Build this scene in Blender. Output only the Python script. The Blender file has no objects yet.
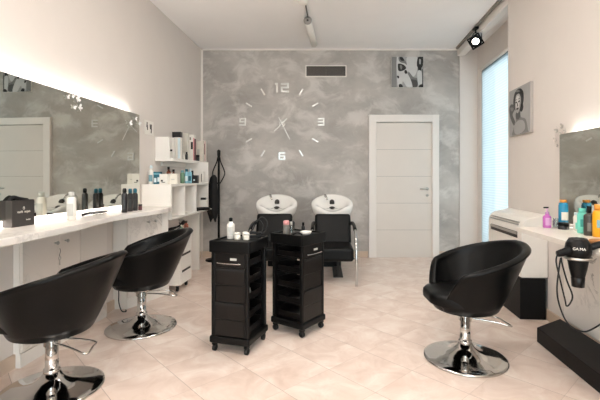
import bpy, math, random
from mathutils import Vector, Matrix, noise
random.seed(7)
C = bpy.context.scene.collection
PI = math.pi

# ------------------------------------------------------------------ room geometry
CAM_Z = 1.23
H = 3.2
BACK = 6.15
F = 400.0
def LX(y): return -2.0755 + 0.05 * y          # left wall plane
def RX(y): return 1.777 + 0.065 * y           # right wall plane
AL = -math.atan(0.05)
AR = -math.atan(0.065)
def pt(px, Y, z=0.0): return ((px - 316.0) / F * Y, Y, z)   # a point at depth Y on the photo's column px

# ------------------------------------------------------------------ mesh builder
class MB:
    def __init__(s): s.v = []; s.f = []; s.m = []; s.s = []
    def add(s, vs, fs, M=None, mat=0, smooth=False):
        b = len(s.v)
        for p in vs:
            p = Vector(p)
            s.v.append(tuple(M @ p) if M is not None else tuple(p))
        for f in fs:
            s.f.append([b + i for i in f]); s.m.append(mat); s.s.append(smooth)
        return s
    def box(s, c, d, M=None, mat=0):
        x, y, z = c; a, b, e = d[0] / 2, d[1] / 2, d[2] / 2
        vs = [(x-a,y-b,z-e),(x+a,y-b,z-e),(x+a,y+b,z-e),(x-a,y+b,z-e),(x-a,y-b,z+e),(x+a,y-b,z+e),(x+a,y+b,z+e),(x-a,y+b,z+e)]
        fs = [(3,2,1,0),(4,5,6,7),(0,1,5,4),(1,2,6,5),(2,3,7,6),(3,0,4,7)]
        return s.add(vs, fs, M, mat)
    def prism(s, poly, z0, z1, M=None, mat=0):
        n = len(poly)
        area = sum(poly[i][0]*poly[(i+1)%n][1]-poly[(i+1)%n][0]*poly[i][1] for i in range(n))
        if area < 0: poly = list(reversed(poly))
        vs = [(p[0], p[1], z0) for p in poly] + [(p[0], p[1], z1) for p in poly]
        fs = [tuple(range(n-1, -1, -1)), tuple(range(n, 2*n))]
        fs += [(i, (i+1) % n, n + (i+1) % n, n + i) for i in range(n)]
        return s.add(vs, fs, M, mat)
    def lathe(s, prof, c=(0,0,0), n=24, M=None, mat=0, sx=1.0, sy=1.0):
        vs = []; fs = []
        for r, z in prof:
            for k in range(n):
                a = 2*PI*k/n
                vs.append((c[0]+r*math.cos(a)*sx, c[1]+r*math.sin(a)*sy, c[2]+z))
        for i in range(len(prof)-1):
            for k in range(n):
                fs.append((i*n+k, i*n+(k+1)%n, (i+1)*n+(k+1)%n, (i+1)*n+k))
        ring = prof[0] == prof[-1]
        if prof[0][0] > 1e-6 and not ring: fs.append(tuple(range(n-1, -1, -1)))
        if prof[-1][0] > 1e-6 and not ring: fs.append(tuple((len(prof)-1)*n+k for k in range(n)))
        return s.add(vs, fs, M, mat, True)
    def tube(s, pts, r, n=8, closed=False, M=None, mat=0, caps=True):
        P = [Vector(p) for p in pts]; N = len(P)
        R = r if isinstance(r, (list, tuple)) else [r]*N
        T = []
        for i in range(N):
            if closed: t = P[(i+1)%N]-P[i-1]
            else: t = P[min(i+1,N-1)]-P[max(i-1,0)]
            T.append(t.normalized() if t.length > 1e-9 else Vector((0,0,1)))
        up = Vector((0,0,1)) if abs(T[0].z) < 0.9 else Vector((1,0,0))
        u = (up - T[0]*up.dot(T[0])).normalized()
        vs = []; fs = []
        for i in range(N):
            u = (u - T[i]*u.dot(T[i]))
            u = u.normalized() if u.length > 1e-6 else T[i].orthogonal().normalized()
            w = T[i].cross(u)
            for k in range(n):
                a = 2*PI*k/n
                vs.append(P[i] + (u*math.cos(a)+w*math.sin(a))*R[i])
        for i in range(N if closed else N-1):
            j = (i+1) % N
            for k in range(n):
                fs.append((i*n+k, i*n+(k+1)%n, j*n+(k+1)%n, j*n+k))
        if caps and not closed:
            fs.append(tuple(range(n-1,-1,-1))); fs.append(tuple((N-1)*n+k for k in range(n)))
        return s.add(vs, fs, M, mat, True)
    def cyl(s, p0, p1, r0, r1=None, n=20, M=None, mat=0):
        return s.tube([p0, p1], [r0, r0 if r1 is None else r1], n, M=M, mat=mat)
    def build(s, name, mats, parent=None, bevel=0.0, seg=2, sub=0):
        me = bpy.data.meshes.new(name)
        me.from_pydata([tuple(p) for p in s.v], [], s.f)
        if not isinstance(mats, (list, tuple)): mats = [mats]
        for m in mats: me.materials.append(m)
        for p, mi, sm in zip(me.polygons, s.m, s.s):
            p.material_index = mi; p.use_smooth = sm
        me.update()
        o = bpy.data.objects.new(name, me); C.objects.link(o)
        if parent: o.parent = parent
        if bevel > 0:
            b = o.modifiers.new('bevel', 'BEVEL'); b.width = bevel; b.segments = seg; b.limit_method = 'ANGLE'; b.angle_limit = math.radians(40)
        if sub:
            d = o.modifiers.new('sub', 'SUBSURF'); d.levels = sub; d.render_levels = sub
        return o

def spline(pts, k=8, closed=False):
    P = [Vector(p) for p in pts]; n = len(P); out = []
    for i in range(n if closed else n-1):
        if closed: a, b, c, d = P[i-1], P[i], P[(i+1)%n], P[(i+2)%n]
        else: a, b, c, d = P[max(i-1,0)], P[i], P[i+1], P[min(i+2,n-1)]
        for j in range(k):
            t = j/k
            out.append(0.5*((2*b)+(c-a)*t+(2*a-5*b+4*c-d)*t*t+(3*b-a-3*c+d)*t**3))
    if not closed: out.append(P[-1])
    return out

def tag(o, label, cat, group=None):
    o['label'] = label; o['category'] = cat
    if group: o['group'] = group
    return o
def thing(name, label, cat, loc=(0,0,0), rz=0.0, group=None):
    o = bpy.data.objects.new(name, None); C.objects.link(o)
    o.empty_display_size = 0.05
    o.location = loc; o.rotation_euler = (0, 0, rz)
    return tag(o, label, cat, group)
def struct(o): o['kind'] = 'structure'; return o
def dup(root, loc, rz, label, group=None):
    r = root.copy(); C.objects.link(r); r.location = loc; r.rotation_euler = (0,0,rz); r['label'] = label
    if group: r['group'] = group
    for ch in list(root.children):
        c = ch.copy(); C.objects.link(c); c.parent = r
        for g in list(ch.children):
            d = g.copy(); C.objects.link(d); d.parent = c
    return r
def text_mesh(name, body, size, mat, parent, M, extrude=0.0005):
    cu = bpy.data.curves.new(name, 'FONT'); cu.body = body; cu.size = size; cu.extrude = extrude
    cu.align_x = 'CENTER'; cu.align_y = 'CENTER'
    t = bpy.data.objects.new(name + '_source', cu); C.objects.link(t)
    dg = bpy.context.evaluated_depsgraph_get()
    me = bpy.data.meshes.new_from_object(t.evaluated_get(dg))
    bpy.data.objects.remove(t)
    me.transform(M); me.name = name
    me.materials.clear(); me.materials.append(mat)
    o = bpy.data.objects.new(name, me); C.objects.link(o)
    if parent: o.parent = parent
    return o

# ------------------------------------------------------------------ materials
def s2l(c):
    return tuple((x/255/12.92 if x/255 <= 0.04045 else ((x/255+0.055)/1.055)**2.4) for x in c)
def mat(name, rgb, rough=0.5, metal=0.0, var=0.0, scale=20.0, bump=0.0, spec=0.5, coat=0.0):
    m = bpy.data.materials.new(name); m.use_nodes = True
    nt = m.node_tree; b = nt.nodes['Principled BSDF']
    col = (*s2l(rgb), 1)
    b.inputs['Base Color'].default_value = col
    b.inputs['Roughness'].default_value = rough; b.inputs['Metallic'].default_value = metal
    b.inputs['Specular IOR Level'].default_value = spec
    b.inputs['Coat Weight'].default_value = coat
    if var or bump:
        tc = nt.nodes.new('ShaderNodeTexCoord'); nz = nt.nodes.new('ShaderNodeTexNoise')
        nz.inputs['Scale'].default_value = scale; nz.inputs['Detail'].default_value = 4
        nt.links.new(tc.outputs['Object'], nz.inputs['Vector'])
        if var:
            r = nt.nodes.new('ShaderNodeValToRGB')
            r.color_ramp.elements[0].position = 0.3; r.color_ramp.elements[1].position = 0.7
            r.color_ramp.elements[0].color = (*[max(0, x*(1-var)) for x in col[:3]], 1)
            r.color_ramp.elements[1].color = (*[min(1, x*(1+var)) for x in col[:3]], 1)
            nt.links.new(nz.outputs['Fac'], r.inputs['Fac']); nt.links.new(r.outputs['Color'], b.inputs['Base Color'])
        if bump:
            bp = nt.nodes.new('ShaderNodeBump'); bp.inputs['Strength'].default_value = bump; bp.inputs['Distance'].default_value = 0.01
            nt.links.new(nz.outputs['Fac'], bp.inputs['Height']); nt.links.new(bp.outputs['Normal'], b.inputs['Normal'])
    return m
def emit(name, rgb, strength):
    m = bpy.data.materials.new(name); m.use_nodes = True
    nt = m.node_tree; nt.nodes.clear()
    e = nt.nodes.new('ShaderNodeEmission'); o = nt.nodes.new('ShaderNodeOutputMaterial')
    e.inputs['Color'].default_value = (*rgb, 1); e.inputs['Strength'].default_value = strength
    nt.links.new(e.outputs[0], o.inputs[0]); return m
def glassy(name, rgb, fac=0.12, rough=0.0):
    m = bpy.data.materials.new(name); m.use_nodes = True
    nt = m.node_tree; nt.nodes.clear()
    t = nt.nodes.new('ShaderNodeBsdfTransparent'); g = nt.nodes.new('ShaderNodeBsdfGlossy'); x = nt.nodes.new('ShaderNodeMixShader')
    o = nt.nodes.new('ShaderNodeOutputMaterial')
    t.inputs['Color'].default_value = (*rgb, 1); g.inputs['Roughness'].default_value = rough
    x.inputs['Fac'].default_value = fac
    nt.links.new(t.outputs[0], x.inputs[1]); nt.links.new(g.outputs[0], x.inputs[2]); nt.links.new(x.outputs[0], o.inputs[0])
    return m

def plaster_material():
    m = bpy.data.materials.new('grey_trowelled_plaster'); m.use_nodes = True
    nt = m.node_tree; N = nt.nodes; L = nt.links; b = N['Principled BSDF']
    tc = N.new('ShaderNodeTexCoord')
    mp = N.new('ShaderNodeMapping'); mp.inputs['Scale'].default_value = (1.0, 1.0, 1.35); mp.inputs['Rotation'].default_value = (0, 0.5, 0)
    L.new(tc.outputs['Object'], mp.inputs['Vector'])
    n1 = N.new('ShaderNodeTexNoise'); n1.inputs['Scale'].default_value = 1.3; n1.inputs['Detail'].default_value = 7; n1.inputs['Roughness'].default_value = 0.62; n1.inputs['Distortion'].default_value = 0.35
    n2 = N.new('ShaderNodeTexNoise'); n2.inputs['Scale'].default_value = 2.8; n2.inputs['Detail'].default_value = 9; n2.inputs['Roughness'].default_value = 0.62; n2.inputs['Distortion'].default_value = 0.5
    n3 = N.new('ShaderNodeTexNoise'); n3.inputs['Scale'].default_value = 0.9; n3.inputs['Detail'].default_value = 2
    for n in (n1, n2, n3): L.new(mp.outputs[0], n.inputs['Vector'])
    r1 = N.new('ShaderNodeValToRGB'); e = r1.color_ramp.elements
    e[0].position = 0.34; e[0].color = (*s2l((153,147,141)), 1); e[1].position = 0.66; e[1].color = (*s2l((184,178,171)), 1)
    L.new(n1.outputs['Fac'], r1.inputs['Fac'])
    r2 = N.new('ShaderNodeValToRGB'); e = r2.color_ramp.elements
    e[0].position = 0.49; e[0].color = (0,0,0,1); e[1].position = 0.62; e[1].color = (1,1,1,1)
    L.new(n2.outputs['Fac'], r2.inputs['Fac'])
    mx = N.new('ShaderNodeMixRGB'); mx.inputs['Color2'].default_value = (*s2l((213,208,202)), 1)
    ml = N.new('ShaderNodeMath'); ml.operation = 'MULTIPLY'; ml.inputs[1].default_value = 0.5
    L.new(r2.outputs['Color'], ml.inputs[0]); L.new(ml.outputs[0], mx.inputs['Fac']); L.new(r1.outputs['Color'], mx.inputs['Color1'])
    m3 = N.new('ShaderNodeMixRGB'); m3.blend_type = 'MULTIPLY'; m3.inputs['Fac'].default_value = 0.35
    L.new(mx.outputs[0], m3.inputs['Color1']); L.new(n3.outputs['Fac'], m3.inputs['Color2'])
    g = N.new('ShaderNodeMixRGB'); g.blend_type = 'MULTIPLY'; g.inputs['Fac'].default_value = 1; g.inputs['Color2'].default_value = (1.3,1.3,1.3,1)
    L.new(m3.outputs[0], g.inputs['Color1'])
    L.new(g.outputs[0], b.inputs['Base Color'])
    b.inputs['Roughness'].default_value = 0.5
    bp = N.new('ShaderNodeBump'); bp.inputs['Strength'].default_value = 0.12; bp.inputs['Distance'].default_value = 0.01
    L.new(n1.outputs['Fac'], bp.inputs['Height']); L.new(bp.outputs[0], b.inputs['Normal'])
    return m

def floor_material():
    m = bpy.data.materials.new('peach_stone_tile'); m.use_nodes = True
    nt = m.node_tree; N = nt.nodes; L = nt.links; b = N['Principled BSDF']
    tc = N.new('ShaderNodeTexCoord'); sp = N.new('ShaderNodeSeparateXYZ'); L.new(tc.outputs['Object'], sp.inputs[0])
    def math_(op, a, bb=None):
        n = N.new('ShaderNodeMath'); n.operation = op
        for i, x in enumerate((a, bb)):
            if x is None: continue
            if isinstance(x, (int, float)): n.inputs[i].default_value = x
            else: L.new(x, n.inputs[i])
        return n.outputs[0]
    T = 0.375
    def coord(ax, ay, off):
        s = math_('ADD', math_('MULTIPLY', sp.outputs[0], ax), math_('MULTIPLY', sp.outputs[1], ay))
        return math_('DIVIDE', math_('ADD', s, -off + 50*T), T)
    s = coord(0.729, 0.6845, 1.06); u = coord(-0.6845, 0.729, 1.433)
    def line(c, w):
        f = math_('FRACT', c); d = math_('MINIMUM', f, math_('SUBTRACT', 1.0, f))
        return math_('LESS_THAN', d, w)
    joint = math_('MAXIMUM', math_('MULTIPLY', line(s, 0.0042), 0.6), math_('MULTIPLY', line(u, 0.0036), 0.3))
    cell = N.new('ShaderNodeCombineXYZ'); L.new(math_('FLOOR', s), cell.inputs[0]); L.new(math_('FLOOR', u), cell.inputs[1])
    wn = N.new('ShaderNodeTexWhiteNoise'); wn.noise_dimensions = '3D'; L.new(cell.outputs[0], wn.inputs['Vector'])
    sc = N.new('ShaderNodeVectorMath'); sc.operation = 'SCALE'; sc.inputs['Scale'].default_value = 9.0; L.new(wn.outputs['Color'], sc.inputs[0])
    ad = N.new('ShaderNodeVectorMath'); ad.operation = 'ADD'; L.new(tc.outputs['Object'], ad.inputs[0]); L.new(sc.outputs[0], ad.inputs[1])
    n1 = N.new('ShaderNodeTexNoise'); n1.inputs['Scale'].default_value = 4.2; n1.inputs['Detail'].default_value = 6; n1.inputs['Roughness'].default_value = 0.6; n1.inputs['Distortion'].default_value = 1.0
    L.new(ad.outputs[0], n1.inputs['Vector'])
    r = N.new('ShaderNodeValToRGB'); e = r.color_ramp.elements
    e[0].position = 0.32; e[0].color = (*s2l((216,193,178)), 1)
    e[1].position = 0.68; e[1].color = (*s2l((241,227,216)), 1)
    x = e.new(0.5); x.color = (*s2l((229,209,196)), 1)
    L.new(n1.outputs['Fac'], r.inputs['Fac'])
    mx = N.new('ShaderNodeMixRGB'); mx.inputs['Color2'].default_value = (*s2l((128,104,90)), 1)
    L.new(joint, mx.inputs['Fac']); L.new(r.outputs[0], mx.inputs['Color1'])
    L.new(mx.outputs[0], b.inputs['Base Color'])
    b.inputs['Roughness'].default_value = 0.3; b.inputs['Specular IOR Level'].default_value = 0.45
    return m

def marble_material(name, base, vein, scale=3.0, width=0.06, rough=0.25, amt=1.0):
    m = bpy.data.materials.new(name); m.use_nodes = True
    nt = m.node_tree; N = nt.nodes; L = nt.links; b = N['Principled BSDF']
    tc = N.new('ShaderNodeTexCoord')
    n1 = N.new('ShaderNodeTexNoise'); n1.inputs['Scale'].default_value = scale; n1.inputs['Detail'].default_value = 8; n1.inputs['Roughness'].default_value = 0.65; n1.inputs['Distortion'].default_value = 1.4
    L.new(tc.outputs['Object'], n1.inputs['Vector'])
    sb = N.new('ShaderNodeMath'); sb.operation = 'SUBTRACT'; sb.inputs[1].default_value = 0.5; L.new(n1.outputs['Fac'], sb.inputs[0])
    ab = N.new('ShaderNodeMath'); ab.operation = 'ABSOLUTE'; L.new(sb.outputs[0], ab.inputs[0])
    r = N.new('ShaderNodeValToRGB'); e = r.color_ramp.elements
    bl, vl = s2l(base), s2l(vein); vl = tuple(bl[i] + (vl[i]-bl[i])*amt for i in range(3))
    e[0].position = 0.0; e[0].color = (*vl, 1); e[1].position = width; e[1].color = (*bl, 1)
    L.new(ab.outputs[0], r.inputs['Fac'])
    n2 = N.new('ShaderNodeTexNoise'); n2.inputs['Scale'].default_value = 1.3; L.new(tc.outputs['Object'], n2.inputs['Vector'])
    r2 = N.new('ShaderNodeValToRGB'); r2.color_ramp.elements[0].position = 0.42; r2.color_ramp.elements[1].position = 0.58
    L.new(n2.outputs['Fac'], r2.inputs['Fac'])
    mx = N.new('ShaderNodeMixRGB'); mx.inputs['Color1'].default_value = (*bl, 1)
    L.new(r2.outputs[0], mx.inputs['Fac']); L.new(r.outputs[0], mx.inputs['Color2'])
    L.new(mx.outputs[0], b.inputs['Base Color']); b.inputs['Roughness'].default_value = rough
    return m

M_ = {}
M_['plaster'] = plaster_material()
M_['floor'] = floor_material()
M_['wall'] = mat('warm_white_paint', (221,213,206), 0.75, var=0.015, scale=3)
M_['ceil'] = mat('ceiling_paint', (246,242,239), 0.85, var=0.01, scale=3)
M_['trim'] = mat('white_trim_paint', (231,224,217), 0.5, var=0.01, scale=5)
M_['door'] = mat('off_white_lacquer', (219,210,201), 0.45, var=0.015, scale=4)
M_['base'] = mat('beige_tile_skirting', (206,184,164), 0.4, var=0.05, scale=8)
M_['white'] = mat('white_laminate', (236,231,224), 0.38, var=0.012, scale=6)
M_['counter'] = marble_material('white_marble_worktop', (236,230,224), (196,189,182), 2.2, 0.045, 0.25, 0.5)
M_['counter2'] = mat('cream_laminate', (232,224,214), 0.3, var=0.015, scale=6)
M_['front'] = marble_material('marble_pattern_front', (230,222,214), (160,149,140), 2.6, 0.03, 0.35, 0.6)
M_['leather'] = mat('black_leather', (9,9,9), 0.33, var=0.15, scale=40, bump=0.04, spec=0.16)
M_['leather2'] = mat('black_vinyl', (10,10,10), 0.4, var=0.15, scale=40, bump=0.04, spec=0.16)
M_['chrome'] = mat('chrome', (205,203,200), 0.08, 1.0, var=0.02)
M_['steel'] = mat('brushed_steel', (190,187,182), 0.28, 1.0, var=0.04)
M_['black'] = mat('black_plastic', (9,8,8), 0.4, var=0.2, scale=30, spec=0.22)
M_['blackmatt'] = mat('matt_black_paint', (17,16,16), 0.5, var=0.12, scale=14, spec=0.16)
M_['blackpanel'] = mat('black_gloss_panel', (15,12,11), 0.3, var=0.15, scale=12, spec=0.35)
M_['rubber'] = mat('black_rubber', (16,16,16), 0.6, var=0.1)
M_['cloth'] = mat('black_cloth', (14,14,15), 0.85, var=0.25, scale=60)
M_['ceramic'] = mat('white_ceramic', (243,240,235), 0.12, var=0.01, coat=0.3)
M_['mirror'] = mat('mirror_silver', (214,214,206), 0.015, 1.0)
M_['plastic'] = mat('white_plastic', (232,227,219), 0.35, var=0.01)
M_['plasticgrey'] = mat('grey_plastic', (150,146,140), 0.45, var=0.03)
M_['slot'] = mat('dark_slot', (52,48,45), 0.7, var=0.1)
M_['silver'] = mat('silver_letter', (236,234,230), 0.22, 0.25, var=0.02)
M_['decal'] = mat('white_sticker', (240,238,235), 0.4, var=0.02)
M_['decalgrey'] = mat('grey_sticker', (176,170,163), 0.4, 0.2, var=0.02)
M_['bag'] = mat('brown_card', (50,45,42), 0.55, var=0.05, scale=14)
M_['led'] = emit('led_strip', (1.0, 0.975, 0.94), 38.0)
M_['led2'] = emit('led_strip_right', (1.0, 0.975, 0.94), 45.0)
M_['lampglow'] = emit('lamp_glow', (1.0, 0.93, 0.82), 16.0)
M_['addedglow'] = emit('added_panel_glow', (1.0, 0.94, 0.875), 19.0)  # glow of the added, unseen ceiling panels
M_['glass'] = glassy('window_glass', (0.93, 0.985, 1.0), 0.08)
M_['clear'] = glassy('clear_plastic', (0.86, 0.9, 0.9), 0.22, 0.05)
def colour(name, rgb, rough=0.35): return mat(name, rgb, rough, var=0.05, scale=25)
PAL = {k: colour(k + '_plastic', v) for k, v in dict(
    violet=(186,98,176), violetpale=(206,158,200), blue=(34,134,170), bluedark=(24,84,116), orange=(226,150,60), mint=(118,214,196), mintdark=(66,160,150),
    brown=(62,58,52), yellow=(232,164,22), greyblue=(120,160,170), cream=(226,220,208), teal=(24,92,110), skyblue=(138,192,208), green=(112,146,120),
    amber=(112,54,32), dark=(30,26,27), graphite=(42,42,41), pink=(214,150,150), silvergrey=(196,194,188), maroon=(86,40,44), whiteblue=(214,228,232), wood=(164,112,64), grey=(120,116,110)).items()}
PAL['black'] = M_['black']; PAL['white'] = M_['plastic']; PAL['clear'] = M_['clear']

# ------------------------------------------------------------------ setting
Y0 = -2.6
def quadslab(name, pts, z0, z1, m):
    return struct(MB().prism(pts, z0, z1).build(name, m))
quadslab('floor', [(-2.7, Y0-0.2), (3.2, Y0-0.2), (3.2, BACK+0.2), (-2.7, BACK+0.2)], -0.12, 0.0, M_['floor'])
quadslab('ceiling', [(-2.7, Y0-0.2), (3.2, Y0-0.2), (3.2, BACK+0.2), (-2.7, BACK+0.2)], H, H+0.12, M_['ceil'])
quadslab('wall_left', [(LX(Y0)-0.15, Y0), (LX(Y0), Y0), (LX(BACK), BACK), (LX(BACK)-0.15, BACK)], 0, H, M_['wall'])
YC = 4.28                                     # where the right wall ends and the window bay begins
XW = lambda y: RX(y) + 0.30                   # window plane
quadslab('wall_right', [(RX(Y0), Y0), (RX(Y0)+0.34, Y0), (RX(YC)+0.34, YC), (RX(YC), YC)], 0, H, M_['wall'])
quadslab('wall_back', [(LX(BACK)-0.15, BACK), (2.205, BACK), (2.205, BACK+0.15), (LX(BACK)-0.15, BACK+0.15)], 0, H, M_['plaster'])
quadslab('wall_bay', [(2.205, BACK-0.02), (2.75, BACK-0.02), (2.75, BACK+0.15), (2.205, BACK+0.15)], 0, H, M_['wall'])
quadslab('wall_lintel', [(XW(YC), YC), (XW(YC)+0.14, YC), (XW(BACK)+0.14, BACK-0.02), (XW(BACK), BACK-0.02)], 2.86, H, M_['wall'])
quadslab('wall_front', [(-2.6, Y0-0.15), (-1.75, Y0-0.15), (-1.75, Y0), (-2.6, Y0)], 0, H, M_['wall'])
quadslab('wall_front_right', [(1.35, Y0-0.15), (2.4, Y0-0.15), (2.4, Y0), (1.35, Y0)], 0, H, M_['wall'])
quadslab('wall_front_top', [(-1.75, Y0-0.15), (1.35, Y0-0.15), (1.35, Y0), (-1.75, Y0)], 2.75, H, M_['wall'])
sf = MB()  # shop window added behind the camera to bring in frontal daylight
for x in (-1.72, -0.2, 1.32): sf.box((x, Y0-0.08, 1.375), (0.06, 0.07, 2.75))
for z in (0.05, 2.72): sf.box((-0.2, Y0-0.08, z), (3.1, 0.06, 0.1 if z < 1 else 0.06))
w2 = struct(sf.build('added_shop_window', M_['trim']))
for x in (-0.96, 0.56): MB().box((x, Y0-0.08, 1.39), (1.46, 0.006, 2.6)).build('pane', M_['glass'], w2)
# fascia under the ceiling along the window bay
quadslab('trim_1', [(RX(YC), YC), (RX(YC)+0.10, YC), (RX(BACK)+0.10, BACK-0.02), (RX(BACK)-0.01, BACK-0.02)], 3.085, H, M_['trim'])
# white lines round the grey plaster
struct(MB().box(((LX(BACK)+2.2)/2, BACK-0.006, H-0.012), (2.2-LX(BACK), 0.012, 0.024)).build('trim_2', M_['trim']))
struct(MB().box((LX(BACK)+0.016, BACK-0.006, H/2), (0.03, 0.012, H)).build('trim_3', M_['trim']))
# skirtings
struct(MB().box(((LX(BACK)+0.8)/2+0.01, BACK-0.007, 0.045), (0.78-LX(BACK), 0.014, 0.09)).build('baseboard_back', M_['base'], None, 0.003))
struct(MB().box(((1.885+2.2)/2, BACK-0.007, 0.045), (0.31, 0.014, 0.09)).build('baseboard_back_right', M_['base'], None, 0.003))
def skirting(name, fx, y0, y1, side):
    t = 0.014*side
    return struct(MB().prism([(fx(y0), y0), (fx(y0)+t, y0), (fx(y1)+t, y1), (fx(y1), y1)], 0, 0.09).build(name, M_['base']))
skirting('baseboard_left', LX, Y0, BACK-0.02, 1)
skirting('baseboard_right', RX, Y0, YC, -1)

# door in the back wall
d = struct(MB().box((1.346, BACK-0.012, 1.03), (0.86, 0.03, 2.06)).build('door_1', M_['door']))
fr = MB()
fr.box((0.862, BACK-0.03, 1.09), (0.115, 0.06, 2.18)).box((1.826, BACK-0.03, 1.09), (0.105, 0.06, 2.18)).box((1.344, BACK-0.03, 2.125), (0.86, 0.06, 0.11))
fr.build('door_frame', M_['trim'], d, 0.006)
pn = MB()
for k in range(4): pn.box((1.346, BACK-0.0275, 0.42+0.41*k), (0.84, 0.002, 0.004))
pn.build('panel_groove', M_['plasticgrey'], d)
hd = MB(); hd.lathe([(0.024,0),(0.024,0.008)], M=Matrix.Translation((1.70, BACK-0.027, 1.05)) @ Matrix.Rotation(PI/2, 4, 'X'))
hd.tube([(1.70,BACK-0.03,1.05),(1.70,BACK-0.075,1.05),(1.69,BACK-0.08,1.05),(1.58,BACK-0.08,1.05)], 0.0095)
hd.build('door_handle', M_['steel'], d)
MB().lathe([(0.022,0),(0.022,0.008),(0.006,0.009)], M=Matrix.Translation((1.70, BACK-0.027, 0.95)) @ Matrix.Rotation(PI/2, 4, 'X')).build('lock_plate', M_['steel'], d)

# tall window in the bay
def bay(y, dx=0.0): return (XW(y)+dx, y)
wf = MB()
def bayprism(mb, y0, y1, z0, z1, a, b): mb.prism([(XW(y0)+a, y0), (XW(y0)+b, y0), (XW(y1)+b, y1), (XW(y1)+a, y1)], z0, z1)
for y0, y1 in ((4.28,4.36),(4.84,4.92),(5.88,6.12)): bayprism(wf, y0, y1, 0.0, 2.86, 0.0, 0.07)
bayprism(wf, 4.36, 6.03, 2.76, 2.86, 0.0, 0.07); bayprism(wf, 4.36, 6.03, 0.0, 0.12, 0.0, 0.07)
w1 = struct(wf.build('window_1', M_['trim']))
for y0, y1 in ((4.36,4.84),(4.92,5.88)):
    g = MB(); bayprism(g, y0, y1, 0.12, 2.76, 0.03, 0.036); g.build('pane', M_['glass'], w1)
def blind_fabric():
    m = bpy.data.materials.new('screen_fabric'); m.use_nodes = True
    nt = m.node_tree; nt.nodes.clear(); N = nt.nodes; L = nt.links
    tc = N.new('ShaderNodeTexCoord'); wv = N.new('ShaderNodeTexWave'); wv.bands_direction = 'Z'; wv.inputs['Scale'].default_value = 9.0; wv.inputs['Distortion'].default_value = 0.3
    L.new(tc.outputs['Object'], wv.inputs['Vector'])
    r = N.new('ShaderNodeValToRGB'); r.color_ramp.elements[0].color = (0.225,0.26,0.272,1); r.color_ramp.elements[1].color = (0.30,0.325,0.332,1)
    L.new(wv.outputs['Fac'], r.inputs['Fac'])
    a = N.new('ShaderNodeBsdfTranslucent'); t = N.new('ShaderNodeBsdfTransparent'); x = N.new('ShaderNodeMixShader'); o = N.new('ShaderNodeOutputMaterial')
    t.inputs['Color'].default_value = (0.15,0.165,0.17,1)
    L.new(r.outputs[0], a.inputs['Color']); x.inputs[0].default_value = 0.45
    L.new(a.outputs[0], x.inputs[1]); L.new(t.outputs[0], x.inputs[2]); L.new(x.outputs[0], o.inputs[0])
    return m
rb = thing('roller_blind', 'pale translucent roller blind drawn down over tall window', 'blind', (0,0,0))
mb = MB(); mb.add([(XW(4.36)-0.02,4.36,0.06),(XW(5.885)-0.02,5.885,0.06),(XW(5.885)-0.02,5.885,2.80),(XW(4.36)-0.02,4.36,2.80)], [(0,1,2,3)]); mb.build('fabric', blind_fabric(), rb)
mb = MB(); mb.tube([(XW(4.34)-0.03,4.34,2.81),(XW(5.89)-0.03,5.89,2.81)], 0.022, 12); mb.build('roller', M_['trim'], rb)
mb = MB(); mb.tube([(XW(4.36)-0.02,4.36,0.055),(XW(5.885)-0.02,5.885,0.055)], 0.009, 8); mb.build('bottom_bar', M_['trim'], rb)
# ------------------------------------------------------------------ wall mounted things
def numeral(parts, cx, cz, h):
    mb = MB(); w = h*0.8; t = h*0.2
    for (x, z, a, b) in parts: mb.box((cx+x*h, BACK-0.014, cz+z*h), (a*h, 0.014, b*h))
    return mb
ck = thing('wall_clock', 'frameless wall clock with separate silver numerals stuck on grey plaster', 'clock', (-0.523, BACK-0.002, 2.045))
cx, cz = -0.523, 2.045
def cpart(mb, name, m):
    o = mb.build(name, m, ck, 0.002); o.matrix_parent_inverse = Matrix.Translation((0.523, -(BACK-0.002), -2.045)); return o
T = 0.19
SEG = dict(top=(0,.5-T/2,.86,T), mid=(0,0,.86,T), bot=(0,-.5+T/2,.86,T), ul=(-.43+T/2,.25,T,.5), ur=(.43-T/2,.25,T,.5), ll=(-.43+T/2,-.25,T,.5), lr=(.43-T/2,-.25,T,.5))
DIG = {'2': ('top','ur','mid','ll','bot'), '3': ('top','mid','bot','ur','lr'), '6': ('top','ul','mid','ll','lr','bot'), '9': ('top','ul','ur','mid','lr','bot')}
def digit(mb, ch, x, z, h):
    if ch == '1': mb.box((x, BACK-0.014, z), (T*h, 0.014, h)); mb.box((x-0.14*h, BACK-0.014, z+0.5*h-T*h/2), (0.2*h, 0.0138, T*h)); return
    for sname in DIG[ch]:
        a, b, w, hh = SEG[sname]; mb.box((x+a*h, BACK-0.014, z+b*h), (w*h, 0.014-0.0002*len(sname), hh*h))
hh = 0.125
mb = MB(); digit(mb, '1', cx-0.075, cz+0.555, 0.145); digit(mb, '2', cx+0.045, cz+0.555, 0.145); cpart(mb, 'numeral', M_['silver'])
for ch, dx, dz in (('3', 0.60, 0.03), ('6', 0.0, -0.495), ('9', -0.605, 0.03)):
    mb = MB(); digit(mb, ch, cx+dx, cz+dz, 0.12); cpart(mb, 'numeral', M_['silver'])
for hr in (1,2,4,5,7,8,10,11):
    a = hr*PI/6; r0, r1 = (0.50, 0.615)
    mb = MB(); c0 = Vector((cx+0.57*1.03*math.sin(a), BACK-0.012, cz+0.02+0.545*math.cos(a)))
    mb.box((0,0,0), (0.022, 0.012, 0.105), M=Matrix.Translation(c0) @ Matrix.Rotation(a, 4, 'Y')); cpart(mb, 'hour_mark', M_['silver'])
mb = MB()
mb.lathe([(0.038,0.0),(0.047,0.0),(0.047,0.02),(0.038,0.02),(0.038,0.0)], n=32, M=Matrix.Translation((cx,BACK-0.004,cz)) @ Matrix.Rotation(PI/2,4,'X'))
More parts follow.
